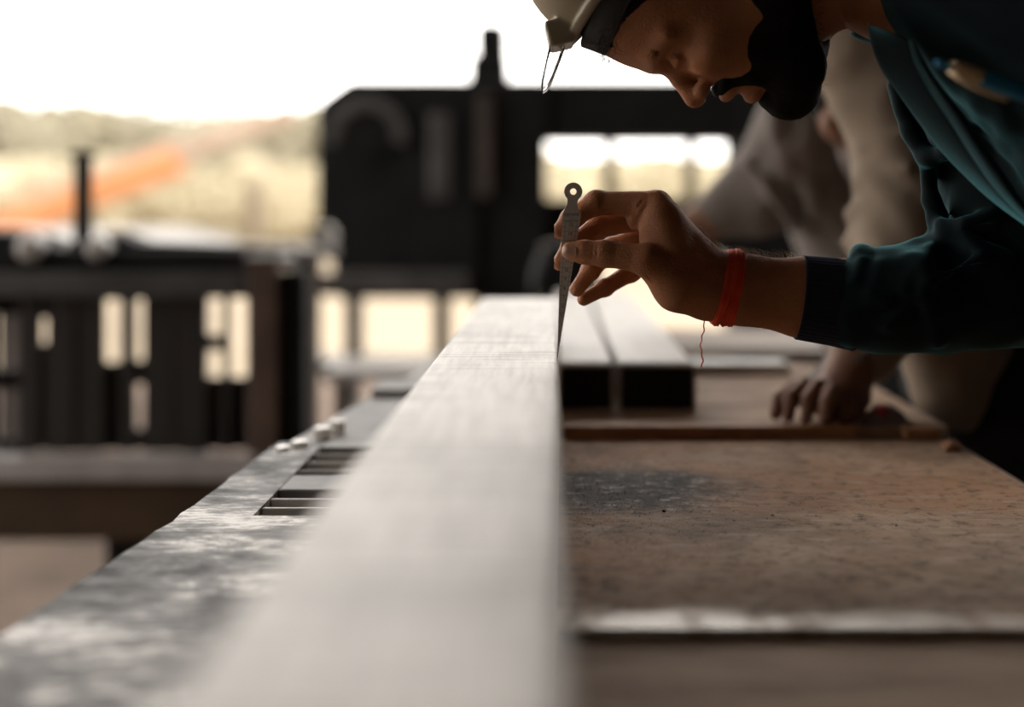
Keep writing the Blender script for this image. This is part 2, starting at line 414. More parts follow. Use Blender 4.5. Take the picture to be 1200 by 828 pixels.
for x, y, r, h in ((-.300, 1.575, .009, .004), (-.286, 1.60, .010, .006), (-.270, 1.66, .011, .012), (-.258, 1.70, .010, .014)):
    nb_ = MB().tube([(x, y, TZ - .004), (x, y, TZ + h)], r, 6).build('hex_bolt', M['bright_nut'], table, .0015)
# under-structure: trough below the slots, beams and legs
MB().box(-.27, .46, -.5, 2.5, TZ - .10, TZ - .085).build('under_sheet', M['black_iron'], table)
for x in (-.25, .42):
    MB().box(x - .03, x + .03, -.5, 2.3, TZ - .17, TZ - .10).build('under_beam', M['black_iron'], table)
    for y in (-.4, .9, 2.2):
        MB().box(x - .035, x + .035, y - .035, y + .035, 0, TZ - .17).build('leg', M['black_iron'], table)
# small filler blocks carrying the plates on the under sheet
for y in (.2, 1.0, 1.6, 2.2):
    MB().box(-.25, .44, y - .02, y + .02, TZ - .086, TZ - .0302).build('support', M['black_iron'], table)

# the pale steel tube being measured
BT = CZ - .1322
def tube_section(x0, x1, z0, z1, y0, y1, r, wall, name, mat, label, cat, group=None):
    def rr(x0, x1, z0, z1, r, n=6):
        o = []
        for cx, cz, a0 in ((x1-r, z1-r, 0), (x0+r, z1-r, 90), (x0+r, z0+r, 180), (x1-r, z0+r, 270)):
            for k in range(n + 1):
                a = math.radians(a0 + 90 * k / n); o.append((cx + r * math.cos(a), cz + r * math.sin(a)))
        return o
    A = rr(x0, x1, z0, z1, r); Bi = rr(x0+wall, x1-wall, z0+wall, z1-wall, max(r-wall, .0005))
    n = len(A); ny = 24; rings = []
    for k in range(ny + 1):
        y = y0 + (y1 - y0) * k / ny; rings.append([(u, y, v) for u, v in A])
    for k in range(2):
        y = (y1, y0)[k]; rings.append([(u, y, v) for u, v in Bi])
    m = MB().loft(rings, caps=False, closed=True)
    o = m.build(name, mat, None, smooth=True)
    tag(o, label, cat, group); return o
beam = tube_section(-.1055, .0042, TZ + .0004, BT, -.45, 2.08, .005, .004, 'steel_beam', M['beam'],
                    'long pale steel box beam running down the table, its corner under the gauge tip', 'beam')

# ------------------------------------------------------------------ things lying on the table
z2 = TZ + .012
zt = CZ - .1975
for i, (x0, x1, lab) in enumerate(((.006, .0745, 'pale flat-topped steel bar behind the gauge, beside the long beam'),
                                   (.082, .178, 'pale flat-topped steel bar under the wrist, right one of the pair'))):
    sb_ = tube_section(x0, x1, z2 + .0003, zt, 1.78, 3.35, .003, .003, 'steel_bar', M['beam2'], lab, 'steel bar', 'pair of pale bars behind the hand')
    MB().box(x0 + .0032, x1 - .0032, 1.784, 1.80, z2 + .0035, zt - .0032).build('dark_recess', M['black_iron'], sb_)  # black box stands in for the shade inside the open tube end
tag(MB().box(.19, .36, 2.17, 2.24, z2, z2 + .018).build('pale_flat', M['pale_steel'], None, .002), 'pale flat steel offcut lying at the back of the table', 'steel offcut')
fl = [W(675, 512, 1.64).x, W(1006, 512, 1.64).x]
tag(MB().box(.012, fl[1], 1.6455, 1.662, TZ - .004, z2 + .003).build('rusty_strip', M['rust_bar'], None, .0015), 'long rust-brown strip along the back of the top plate', 'metal strip')
tag(MB().box(W(1058, 0, 1.65).x, W(1097, 0, 1.65).x, 1.632, 1.662, TZ + .0005, z2 + .002).build('rusty_offcut', M['rust_bar'], None, .002), 'short rust-brown offcut at the back corner of the top plate', 'metal offcut')
# crumpled rag with a red corner
def rag(name, c, r, mat, parent=None):
    m = MB(); n = 16; rings = []
    for i in range(9):
        th = math.pi * .5 * i / 8
        rings.append([Vector((c[0] + r[0] * math.cos(th) * math.cos(a) * (1 + .25 * mnoise.noise(Vector((a * 2, th * 4, r[0] * 90)))),
                              c[1] + r[1] * math.cos(th) * math.sin(a), c[2] + r[2] * math.sin(th) * (1 + .35 * mnoise.noise(Vector((a * 3, th * 3, 5))))))
                      for a in [2 * math.pi * k / n for k in range(n)]])
    return m.loft(rings).build(name, mat, parent, smooth=True)
rg = tag(rag('crumpled_rag', W(1036, 497, 1.69) - Vector((0, 0, .004)), (.030, .022, .026), M['rag']), 'crumpled grey rag with a red corner beside the resting hand', 'rag')
rag('red_corner', W(1034, 486, 1.675), (.008, .006, .012), M['red_rag'], rg)
# crumbs and chips on the plate
def chip(name, x, y, z, s, label, seed, mat):
    r = random.Random(seed); b = bmesh.new(); bmesh.ops.create_icosphere(b, subdivisions=2, radius=s)
    for v in b.verts: v.co *= 1 + .35 * mnoise.noise(v.co / s * 1.3 + Vector((seed, 0, 0))); v.co.z *= .6
    mz = min(v.co.z for v in b.verts)
    for v in b.verts: v.co += Vector((x, y, z - mz))
    me = bpy.data.meshes.new(name); b.to_mesh(me); b.free()
    return tag(link(name, me, mat), label, 'debris', 'crumbs on the top plate')
p = W(1105, 533, 1.575); chip('rust_lump', .437, 1.565, TZ, .011, 'crumbly rust lump at the right edge of the top plate', 3, M['rust_bar'])
for i, (px, py, s, lab) in enumerate(((897, 514, .0028, 'tiny pale chip beside the rust strip'), (905, 604, .0016, 'tiny pale chip in the middle of the top plate'),
                                      (860, 610, .0014, 'tiny pale chip left of the middle of the top plate'), (778, 600, .0018, 'small dark crumb on the greasy patch'),
                                      (1050, 616, .0015, 'tiny pale chip near the right of the top plate'))):
    Y = .268 * F / (py - HY); chip('chip', (px - VX) / F * Y, Y, TZ, s, lab, 10 + i, M['pale_steel'] if 'pale' in lab else M['black_iron'])
# grit on the plate
gm = MB()
for k in range(1100):
    y = random.uniform(1.0, 1.6); x = random.uniform(.01, .44)
    if random.random() < .45: x = abs(random.gauss(.05, .06)) + .008; y = random.gauss(1.33, .09)
    if not (.93 < y < 1.62 and x < .445): continue
    s = random.uniform(.00025, .0008)
    q = [Vector((x + s * math.cos(a + k), y + s * math.sin(a + k), TZ)) for a in (0, 2.1, 4.2)]
    gm.add(q + [Vector((x, y, TZ + s * 1.2))], [(0, 1, 3), (1, 2, 3), (2, 0, 3), (2, 1, 0)])
tag(gm.build('grit', M['mid_iron']), 'dark grit scattered over the rusty top plate', 'grit', kind='stuff')

# ------------------------------------------------------------------ taper gauge
YG = 1.25
gx = lambda px, py: W(px, py, YG)
gauge_root = gx(652.7, 419)
def mat_gauge_outline():
    o = []
    c = (671.8, 224.4); R = 10.7
    # left side from the tip upward, round the eye, back down the right side
    L = [(652.7, 419), (653.6, 400), (656.0, 319.6), (659.3, 251), (659.6, 249.2), (664.2, 240.5), (665.2, 236.5), (664.8, 233.6)]
    Rr = [(677.4, 233.6), (676.6, 238.0), (677.4, 244.5), (680.8, 250.2), (680.2, 256), (670.5, 317), (660.5, 376), (653.4, 419)]
    o += L
    for k in range(25):
        a = math.radians(232 - (232 + 52) * k / 24); o.append((c[0] + R * math.cos(a), c[1] - R * math.sin(a)))
    return o + Rr, c
gout, gc = mat_gauge_outline()
b = bmesh.new()
def ring_faces(b, outline, hole):
    vo = [b.verts.new(p) for p in outline]; vh = [b.verts.new(p) for p in hole]
    eo = [b.edges.new((vo[i], vo[(i+1) % len(vo)])) for i in range(len(vo))]
    eh = [b.edges.new((vh[i], vh[(i+1) % len(vh)])) for i in range(len(vh))]
    bmesh.ops.triangle_fill(b, use_beauty=True, edges=eo + eh)
hole = [(gc[0] + 3.8 * math.cos(2 * math.pi * k / 20), gc[1] + 3.8 * math.sin(2 * math.pi * k / 20)) for k in range(20)]
ring_faces(b, [gx(*p) - Vector((0, .0006, 0)) for p in gout], [gx(*p) - Vector((0, .0006, 0)) for p in hole])
r_ = bmesh.ops.extrude_face_region(b, geom=b.faces[:])
for v in [g for g in r_['geom'] if isinstance(g, bmesh.types.BMVert)]: v.co.y += .0012
bmesh.ops.recalc_face_normals(b, faces=b.faces)
me = bpy.data.meshes.new('taper_gauge'); b.to_mesh(me); b.free()
gauge = tag(link('taper_gauge', me, M['gauge']), 'thin steel taper gauge held upright, tip on the beam edge', 'taper gauge')
def gedge(py):
    Ls = [(251, 659.3), (319.6, 656.0), (400, 653.6), (419, 652.7)]; Rs = [(251, 680.5), (256, 680.2), (317, 670.5), (376, 660.5), (419, 653.4)]
    return np.interp(py, [a for a, _ in Ls], [c for _, c in Ls]), np.interp(py, [a for a, _ in Rs], [c for _, c in Rs])
def gtext(txt, px, py, size_px, wide=1.0):
    cu = bpy.data.curves.new('text', 'FONT'); cu.body = txt; cu.size = size_px * .00075; cu.align_x = 'CENTER'; cu.align_y = 'CENTER'
    o = bpy.data.objects.new('text', cu); COL.objects.link(o)
    dg = bpy.context.evaluated_depsgraph_get(); me = bpy.data.meshes.new_from_object(o.evaluated_get(dg))
    bpy.data.objects.remove(o); bpy.data.curves.remove(cu)
    c = gx(px, py); m = Matrix.Translation((c.x, YG - .00066, c.z)) @ Matrix.Rotation(math.radians(-2.5), 4, 'Y') @ Matrix.Rotation(math.radians(90), 4, 'X') @ Matrix.Diagonal((wide, 1, 1, 1))
    me.transform(m); return link('lettering', me, M['ink'], gauge, world_space=False) if False else lettering(me)
def lettering(me):
    me.materials.clear(); me.materials.append(M['ink']); o = bpy.data.objects.new('lettering', me); COL.objects.link(o); o.parent = gauge; return o
gtext('TAPER GAUGE', 669.5, 252.3, 3.3, .86); gtext('1-15', 669.6, 255.6, 2.8); gtext('STAINLESS STEEL', 669.3, 258.9, 3.5, .66)
for nn in range(15, 1, -1):
    py = 274 + (14 - nn) * 10.6; l, r = gedge(py); sz = min(6.2, (r - l) * .62)
    if r - l > 3: gtext(str(nn), (l + r) / 2 + .2, py, sz, .8)
tk = MB()
def gline(x0, y0, x1, y1, w=.28):
    a = gx(x0, y0); c = gx(x1, y1); a.y = c.y = YG - .00064; tk.bar(a, c, .00075 * w, .00004, (0, 1, 0))
for k in range(15 * 2 + 1):
    py = 257.5 + 10.6 * k / 2 + 3; l, r = gedge(py)
    if py > 408 or py < 262: continue
    if k % 2 == 0: gline(l + .6, py, r - .6, py)
    else: gline(l + .6, py, l + .6 + (r - l) * .22, py); gline(r - .6 - (r - l) * .22, py, r - .6, py)
l0, r0 = gedge(261); l1, r1 = gedge(405)
gline(l0 + 3.4, 261, l1 + 1.0, 405, .22); gline(r0 - 3.4, 261, r1 - 1.0, 405, .22)
gline(660.2, 250.3, 679.6, 250.3, .5)
sc_ = tk.build('scale_lines', M['ink']); sc_.parent = gauge

# ------------------------------------------------------------------ the bent man: hand and forearm
def H(px, py, dy): return np.array(W(px, py, 1.25 + dy / 1000.0))
mm = .001
FINGERS = {
 'index':  ([(770, 240, 8), (699, 237.5, 15), (669, 256, 11.5), (655.5, 270.5, 8.6)], (12.5, 10.4, 8.6, 7.0)),
 'middle': ([(768, 252, 28), (702, 264.5, 32), (670, 288, 20), (656, 308, 9.5)], (12.0, 10.0, 8.4, 6.9)),
 'ring':   ([(768, 272, 46), (717, 291, 50), (692, 317, 40), (676, 339, 32)], (11.5, 9.4, 8.0, 6.7)),
 'pinky':  ([(776, 296, 60), (739, 319, 60), (709, 337, 50), (684, 350.5, 42)], (10.5, 8.4, 7.2, 6.0)),
}
THUMB = [(812, 322, -2), (757, 304, -19), (708, 297, -14.5), (669, 294, -9.6)]
def f_hand(P):
    d = None
    fing = None
    for nme, (pts, rad) in FINGERS.items():
        pts3 = [H(*q) for q in pts]
        c = chain(P, pts3, [r * mm for r in rad], .003)
        # pad fullness and joints
        for j in (1, 2): c = smin(c, np.linalg.norm(P - pts3[j], axis=1) - (rad[j] + .35) * mm, .004)
        fing = c if fing is None else smin(fing, c, .0016)
    th3 = [H(*q) for q in THUMB]
    th = chain(P, th3, [15.5*mm, 12.6*mm, 10.9*mm, 8.2*mm], .006)
    mid = (th3[2] * .42 + th3[3] * .58)
    th = smin(th, np.linalg.norm(P - mid, axis=1) - 9.6*mm, .006)
    # palm: metacarpal fan from the wrist
    wr = H(842, 333, 12)
    pal = None
    for (q, r0, r1) in (((770, 240, 8), 20, 12.5), ((768, 252, 28), 20, 12.5), ((768, 272, 46), 19, 12), ((776, 296, 60), 18, 11.5)):
        c = cone(P, wr, H(*q), r0 * mm, r1 * mm); pal = c if pal is None else smin(pal, c, .010)
    # body of the palm, thenar and hypothenar swell
    pal = smin(pal, ell(P, H(803, 322, 6), (.030, .024, .032)), .010)
    pal = smin(pal, cone(P, H(826, 345, 14), H(788, 330, 44), 21 * mm, 14 * mm), .010)
    then = chain(P, [H(828, 344, 4), H(795, 334, -6), H(757, 305, -18)], [20*mm, 22*mm, 12.6*mm], .008)
    pal = smin(pal, then, .008)
    # web between thumb and index
    web = ell(P, H(777, 276, -1), (.021, .0115, .029))
    pal = smin(pal, web, .010)
    pal = smin(pal, cone(P, H(790, 300, -6), H(775, 255, 0), 15*mm, 11*mm), .010)
    bul = ell(P, H(745, 256, 8.5), (.008, .008, .011)); pal = smin(pal, bul, .007)
    bul = ell(P, H(752, 243, 1.5), (.006, .005, .0075)); pal = smin(pal, bul, .003)
    d = smin(smin(pal, fing, .0045), th, .0045)
    # forearm, oval in section
    Q = P.copy(); Q[:, 1] = 1.262 + (P[:, 1] - 1.262) * 1.32
    arm = chain(Q, [np.array(W(836, 334, 1.262)), np.array(W(868, 339, 1.262)), np.array(W(945, 349, 1.262)), np.array(W(1060, 350, 1.262))],
                [.0275, .0300, .0342, .039], .01)
    d = smin(d, arm, .012)
    # creases: finger joints and web folds
    for a, bq, dep in (((703, 226, 4), (704, 246, 4), .9), ((727, 243, -2), (731, 270, -4), 1.2), ((752, 236, -3), (745, 246, -5), .8),
                       ((722, 285, -25), (720, 306, -25), .35), ((700, 284, -24), (699, 308, -24), .4), ((765, 330, -24), (752, 315, -27), .5), ((778, 338, -26), (768, 322, -30), .4), ((736, 288, -24), (738, 312, -26), .35), ((696, 284, -24), (694, 306, -24), .3), ((707, 224, 4), (709, 244, 2), .5), ((790, 345, -20), (778, 330, -27), .35)):
        cr = cone(P, H(*a), H(*bq), dep * mm, dep * mm); d = smax(d, -(cr), .0016)
    # bed of the thumbnail
    d = smax(d, -ell(P, H(667.0, 294.5, -20.0), (.0075, .0016, .0068)), .001)
    return d
hand_VF = nets(f_hand, (.000, 1.205, .985), (.34, 1.335, 1.155), .0012)

# ---- head (local frame in cm: x front, y side, z up, origin at the bridge of the nose)
def f_head(L, beard=False):
    sk = ell(L, (-9.2, 0, 3.2), (9.8, 7.6, 9.2))
    fc = ell(L, (-6.6, 0, -4.6), (6.3, 6.3, 8.0))
    d = smin(sk, fc, 2.0)
    S = L.copy(); S[:, 1] = np.abs(S[:, 1])
    d = smin(d, chain(S, [np.array((-2.2, 0, -10.6)), np.array((-3.6, 2.6, -10.2)), np.array((-8.2, 5.0, -7.0)), np.array((-9.2, 5.9, -3.0))], [2.3, 2.0, 2.0, 1.8], .8), 1.2)
    d = smin(d, ell(S, (-3.0, 4.0, -2.9), (2.7, 2.4, 2.2)), 1.4)
    d = smin(d, chain(S, [np.array((-.55, .8, 1.1)), np.array((-.9, 3.0, 1.5)), np.array((-2.4, 5.2, 1.0))], [.85, .85, .8], .4), .9)
    d = smax(d, -ell(S, (-.25, 3.1, -.55), (1.55, 1.55, 1.0)), .8)
    d = smin(d, ell(S, (-1.75, 3.1, -.5), (1.22, 1.3, 1.2)), .15)
    d = smin(d, chain(S, [np.array((-.75, 2.0, -.45)), np.array((-.45, 3.1, -.65)), np.array((-.95, 4.3, -.6))], [.22, .25, .22], .1), .25)
    # nose
    d = smin(d, chain(L, [np.array((-.75, 0, .3)), np.array((.1, 0, -1.6)), np.array((1.15, 0, -3.3))], [.75, .78, 1.0], .5), .6)
    d = smin(d, ell(S, (.35, 1.15, -3.65), (.95, .62, .68)), .45)
    d = smax(d, -ell(S, (.65, .6, -4.35), (.5, .3, .35)), .2)
    # lips
    d = smin(d, ell(L, (-.35, 0, -5.85), (1.05, 2.3, .75)), .5)
    d = smin(d, ell(L, (-.95, 0, -7.95), (1.0, 2.1, .8)), .5)
    d = smax(d, -chain(S, [np.array((.6, 0, -6.95)), np.array((-.6, 2.0, -7.0)), np.array((-1.6, 2.8, -7.1))], [.45, .28, .1], .2), .3)
    # ears
    ear = smax(ell(S, (-10.2, 7.5, -1.2), (1.9, .9, 3.2)), -ell(S, (-9.9, 8.4, -1.0), (1.0, .6, 2.0)), .3)
    d = smin(d, ear, .4)
    return d

class Frame:
    """head frame: origin, front, up (unit, world), scale m per cm"""
    def __init__(s, o, front, up, sc=.01):
        s.o = np.array(o, float); f = np.array(front, float); f /= np.linalg.norm(f); u = np.array(up, float)
        u -= f * u.dot(f); u /= np.linalg.norm(u); s.R = np.stack([f, np.cross(u, f), u], 1); s.sc = sc
    def loc(s, P): return (P - s.o) @ s.R / s.sc
    def wor(s, L): return s.o + (np.asarray(L, float) * s.sc) @ s.R.T
    def vec(s, L): return Vector(s.wor(L))

YH = 1.235
HS = .0100 * (YH / 1.25) * 1.0
hd = Frame(W(778, 84, YH), (-.34, 0, -.94), (-.94, 0, .34), HS)
NECK = [np.array(W(880, -34, YH)), np.array(W(965, -50, YH - .002)), np.array(W(1075, -46, YH - .02))]
CHEST = [np.array(W(1075, -30, YH - .03)), np.array((.50, 1.14, 1.18)), np.array((.70, 1.14, .97))]
def f_body1(P):
    d = f_head(hd.loc(P)) * hd.sc
    d = smin(d, chain(P, NECK, [.054, .056, .062], .02), .022)
    return d
def f_torso1(P):
    d = chain(P, [NECK[1]] + CHEST, [.05, .058, .095, .105], .03)
    # upper arm under the sleeve down to the forearm
    return smin(d, chain(P, [np.array((.45, 1.24, 1.26)), np.array((.435, 1.265, 1.07)), np.array(W(1100, 350, 1.262))], [.045, .042, .036], .02), .02)
hlo = np.minimum(hd.o - .02, NECK[0] - .2)
body_VF = nets(f_body1, (-.02, 1.12, 1.10), (.50, 1.35, 1.54), .0024)
torso_VF = nets(f_torso1, (.15, 1.0, .80), (.90, 1.40, 1.56), .007)
body1 = tag(link('person', mesh_from([hand_VF, body_VF, torso_VF], 'person'), M['skin'], None, True),
            'bearded man in dark teal jacket bending over the beam, gauge in hand', 'person')

# thumbnail
nm = MB(); rings = []
ncx, ncy = 667.5, 294.2
for i in range(9):
    t = i / 8; x = ncx - 8.6 + 17.2 * t; hw = 7.6 * (1 - (2 * t - 1) ** 4 * .55) * (.92 if t > .5 else 1)
    row = []
    for k in range(9):
        s = -1 + 2 * k / 8; q = H(x, ncy + s * hw, 0); row.append(q)
    rings.append(row)
pts = np.array([q for r in rings for q in r]); lo_ = np.full(len(pts), -40.0); hi_ = np.full(len(pts), -9.0)
# march along -Y to find the skin
best = np.full(len(pts), np.nan)
for st_ in np.arange(-30, -8, .2):
    q = pts.copy(); q[:, 1] = 1.25 + st_ / 1000; fv = f_hand(q); hit = np.isnan(best) & (fv < .0002); best[hit] = st_
best = np.where(np.isnan(best), -12, best)
V0 = pts.copy(); V0[:, 1] = 1.25 + (best - .55) / 1000
ids = lambda i, k: i * 9 + k
vs = [tuple(v) for v in V0] + [tuple(v + np.array((0, .0011, 0))) for v in V0]
fs = []
for i in range(8):
    for k in range(8):
        fs.append((ids(i, k), ids(i+1, k), ids(i+1, k+1), ids(i, k+1))); fs.append(tuple(81 + j for j in (ids(i, k+1), ids(i+1, k+1), ids(i+1, k), ids(i, k))))
for i in range(8):
    for (a, c) in (((i, 0), (i+1, 0)), ((i+1, 8), (i, 8)), ((0, i+1), (0, i)), ((8, i), (8, i+1))):
        fs.append((ids(*c), ids(*a), ids(*a) + 81, ids(*c) + 81))
nm.add(vs, fs); nail = nm.build('thumbnail', M['nail'], body1, smooth=True)

# red thread bracelet: windings round the wrist found on the skin
def wrist_loop(off_top, off_bot, lift, n=48, wob=0.0, seed=0):
    ct = np.array(W(862 + off_top, 300, 1.262)); cb = np.array(W(846 + off_bot, 374, 1.262)); c = (ct + cb) / 2; c[1] = 1.262
    ax = (ct - cb); ax[1] = 0; ax /= np.linalg.norm(ax); res = []
    dirs = np.array([ax * math.cos(a) + np.array((0, 1, 0)) * math.sin(a) for a in [2 * math.pi * k / n for k in range(n)]])
    t0 = np.full(n, .005); t1 = np.full(n, .07)
    for _ in range(18):
        tm = (t0 + t1) / 2; fv = f_hand(c + dirs * tm[:, None]); ins = fv < lift; t0 = np.where(ins, tm, t0); t1 = np.where(ins, t1, tm)
    nrm = np.array((ax[2], 0, -ax[0]))
    P_ = c + dirs * t0[:, None]
    for k in range(n):
        P_[k] += nrm * wob * .001 * math.sin(2 * math.pi * k / n * (2 + seed % 3) + seed * 1.7)
    return [Vector(q) for q in P_]
def closed_tube(pts, r, n=6):
    m = MB(); rings = []; N_ = len(pts); cen = sum(pts, Vector()) / N_
    for i, p in enumerate(pts):
        d = (pts[(i+1) % N_] - pts[i-1]).normalized(); u = (p - cen); u = (u - d * u.dot(d)).normalized(); v = d.cross(u)
        rings.append([p + (u * math.cos(a) + v * math.sin(a)) * r for a in [2 * math.pi * k / n for k in range(n)]])
    return m.loft(rings, closed=True)
first = None
for k in range(11):
    s = -1 + 2 * k / 10
    m = closed_tube(wrist_loop(s * 9.0, s * 11.5, .0009 + .0006 * (k % 2), wob=.5, seed=k), .00115)
    o = m.build('thread_bracelet' if first is None else 'strand', M['thread'], body1 if first is None else first, smooth=True)
    if first is None: first = o; o['label'] = 'bright red thread bracelet wound round the wrist'
for k in range(5):
    s = random.uniform(-.9, .9); q = random.uniform(-.9, .9)
    closed_tube(wrist_loop(s * 9, q * 11, .0026, wob=.9, seed=k + 20), .0010).build('strand', M['thread'], first, smooth=True)
tp = []
for k in range(24):
    t = k / 23; tp.append(W(824 - 2.5 * t + 1.6 * math.sin(t * 9) + .7 * math.sin(t * 31), 373 + 57 * t, 1.245))
MB().tube(tp, .0006, 6).build('loose_end', M['thread'], first, smooth=True)

# arm hair
def hair_curve(name, strands, r, mat, parent):
    cu = bpy.data.curves.new(name, 'CURVE'); cu.dimensions = '3D'; cu.bevel_depth = r; cu.bevel_resolution = 0; cu.use_fill_caps = False
    for st in strands:
        sp = cu.splines.new('POLY'); sp.points.add(len(st) - 1)
        for q, pnt in zip(sp.points, st): q.co = (pnt[0], pnt[1], pnt[2], 1)
        sp.points[-1].radius = .3
    cu.materials.append(mat); o = bpy.data.objects.new(name, cu); COL.objects.link(o); o.parent = parent; o['kind'] = 'stuff'; return o
roots = []
for k in range(520):
    px = random.choice((random.uniform(812, 852), random.uniform(868, 938), random.uniform(868, 920)))
    base = np.array(W(px, 338, 1.262)); a = random.gauss(0, .55); d = np.array((math.sin(random.gauss(0, .1)), math.sin(a), math.cos(a)))
    if px < 852: d = np.array((.45, math.sin(a) * .9, math.cos(a) * .9)); base = np.array(W(px - 18, 320, 1.262))
    roots.append((base, d / np.linalg.norm(d)))
bs = np.array([b_ for b_, _ in roots]); ds = np.array([d_ for _, d_ in roots]); t0 = np.zeros(len(bs)); t1 = np.full(len(bs), .08)
for _ in range(16):
    tm = (t0 + t1) / 2; ins = f_hand(bs + ds * tm[:, None]) < 0; t0 = np.where(ins, tm, t0); t1 = np.where(ins, t1, tm)
strands = []
for (b_, d_), t in zip(roots, t0):
    r0 = b_ + d_ * t; L_ = random.uniform(.004, .011); lean = np.array((-random.uniform(.2, 1.1), random.gauss(0, .4), 0))
    strands.append([r0, r0 + (d_ + lean * .4) * L_ * .5, r0 + (d_ * .75 + lean) * L_])
hair_curve('arm_hair', strands, .0001, M['hair_fine'], body1)

# beard and moustache, enlarged to deepen the shade on the face
def f_beard(P):
    L = hd.loc(P); S = L.copy(); S[:, 1] = np.abs(S[:, 1])
    b_ = chain(S, [np.array((-2.3, 0, -10.9)), np.array((-4.0, 3.0, -10.3)), np.array((-8.4, 5.3, -7.0)), np.array((-9.3, 6.2, -2.2))], [2.75, 2.5, 2.3, 1.6], .8)
    b_ = smin(b_, ell(L, (-6.0, 0, -10.4), (3.6, 3.2, 2.6)), 1.0)
    mo = smin(ell(S, (-.55, 1.0, -5.2), (.95, 2.0, .72)), chain(S, [np.array((-1.35, 2.0, -5.5)), np.array((-2.3, 2.9, -7.2)), np.array((-3.0, 2.6, -9.2))], [.95, 1.15, 1.6], .3), .5)
    mo = smin(mo, ell(S, (-5.6, 4.0, -7.4), (3.2, 2.5, 3.4)), .8)
    b_ = smin(b_, mo, .6)
    b_ = smin(b_, ell(L, (-1.1, 0, -9.3), (1.0, 2.0, .75)), .4)
    nz = .035 * np.sin(L[:, 0] * 13 + 4 * np.sin(L[:, 2] * 5 + L[:, 1])) * np.sin(L[:, 1] * 11 + 3 * np.sin(L[:, 2] * 6)) + .02 * np.sin(L[:, 2] * 31 + 5 * np.sin(L[:, 0] * 4))
    return (b_ + nz) * hd.sc
MBs = nets(f_beard, hd.o + np.array((-.02, -.10, -.10)), hd.o + np.array((.22, .10, .16)), .0022)
link('beard', mesh_from([MBs], 'beard'), M['hair'], body1, True)
st = []
for k in range(700):
    t = random.random(); s_ = random.choice((-1, 1)); a = np.array((-2.3, 0, -10.9)) * (1 - t) + np.array((-8.6, 5.2 * s_, -7.5)) * t
    d_ = np.array((random.gauss(.2, .8), random.gauss(s_ * .3, .8), random.gauss(-.7, .6))); d_ /= np.linalg.norm(d_)
    r0 = a + d_ * 2.55; g_ = np.array((random.gauss(0, .25), random.gauss(0, .25), random.gauss(-.1, .2)))
    st.append([hd.wor(r0), hd.wor(r0 + d_ * .35 + g_ * .5), hd.wor(r0 + d_ * .55 + g_ * 1.2)])
hair_curve('beard_strands', st, .00011, M['hair'], body1)
# hair under the helmet, with loose strands above the brow, eyebrows
def f_hair(P):
    L = hd.loc(P); d = ell(L, (-9.6, 0, 4.0), (10.0, 8.0, 9.0))
    cut = np.where(True, 4.6 - L[:, 2] - .62 * np.maximum(-(L[:, 0] + 2.6), 0), 0)
    nz = .12 * np.sin(L[:, 1] * 8 + L[:, 2] * 5) * np.sin(L[:, 0] * 9)
    return (smax(d, cut, .5) + nz) * hd.sc
link('hair', mesh_from([nets(f_hair, hd.o - .26, hd.o + np.array((.2, .12, .26)), .0032)], 'hair'), M['hair'], body1, True)
st = []
for k in range(110):
    y = random.gauss(0, 2.6); z0 = random.uniform(4.6, 6.2); x0 = .1 - .045 * y * y - .05 * (z0 - 4)
    L_ = random.uniform(.6, 2.3); c_ = random.gauss(0, .8); e_ = random.gauss(0, .5)
    st.append([hd.wor((x0, y, z0)), hd.wor((x0 + L_ * .4, y + .2 * c_, z0 + .35 * c_)), hd.wor((x0 + L_ * .75, y + .5 * c_, z0 + .3 * c_ - .4 * e_)), hd.wor((x0 + L_, y + .7 * c_, z0 - .5 * c_ - e_)), hd.wor((x0 + L_ * .95, y + .7 * c_, z0 - 1.1 * c_ - e_))])
hair_curve('loose_hair', st, .0001, M['hair'], body1)
st = []
for s in (-1, 1):
    for k in range(120):
        y = random.uniform(.7, 5.0) * s; x0 = -.15 - .05 * abs(y) ** 1.7; z0 = 1.35 + random.gauss(0, .22)
        st.append([hd.wor((x0, y, z0)), hd.wor((x0 + .28, y + .25 * s, z0 + .12)), hd.wor((x0 + .30, y + .6 * s, z0 + .2))])
hair_curve('eyebrow', st, .00014, M['hair'], body1)
# lashes of the lowered eye
# headband and beige hard hat with a clear flip visor
m = MB(); rings = []
for k in range(48):
    a = 2 * math.pi * k / 48; rx, ry = 9.75, 8.1; cx = -9.7
    prof = [(.0, 5.1), (.35, 5.3), (.35, 7.6), (.0, 7.8), (-.3, 6.5)]
    rings.append([hd.vec((cx + (rx + q) * math.cos(a), (ry + q) * math.sin(a), z - .18 * (1 - math.cos(a)) * 4)) for q, z in prof])
m.loft(rings, closed=True).build('headband', M['band'], body1, smooth=True)
def f_helm(P):
    L = hd.loc(P)
    o_ = ell(L, (-10.0, 0, 8.2), (9.8, 9.0, 8.4)); i_ = ell(L, (-10.0, 0, 8.0), (9.2, 8.4, 7.8))
    d = smax(o_, -i_, .15); d = smax(d, (8.0 + .30 * (L[:, 0] + 1.0)) - L[:, 2], .2)
    rim = np.abs(ell(L * np.array((1, 1, 0)) + np.array((0, 0, 0)), (-10.0, 0, 0), (9.9, 9.1, 9))) - .45
    rim = smax(rim, np.abs(L[:, 2] - (8.3 + .30 * (L[:, 0] + 1.0))) - .45, .2)
    d = smin(d, rim, .3)
    blk = rbox(L @ np.array([[.83, 0, .55], [0, 1, 0], [-.55, 0, .83]]), np.array((.1, 0, 9.75)) @ np.array([[.83, 0, .55], [0, 1, 0], [-.55, 0, .83]]), (1.15, 3.0, 1.1), .25)
    d = smin(d, blk, .2)
    return d * hd.sc
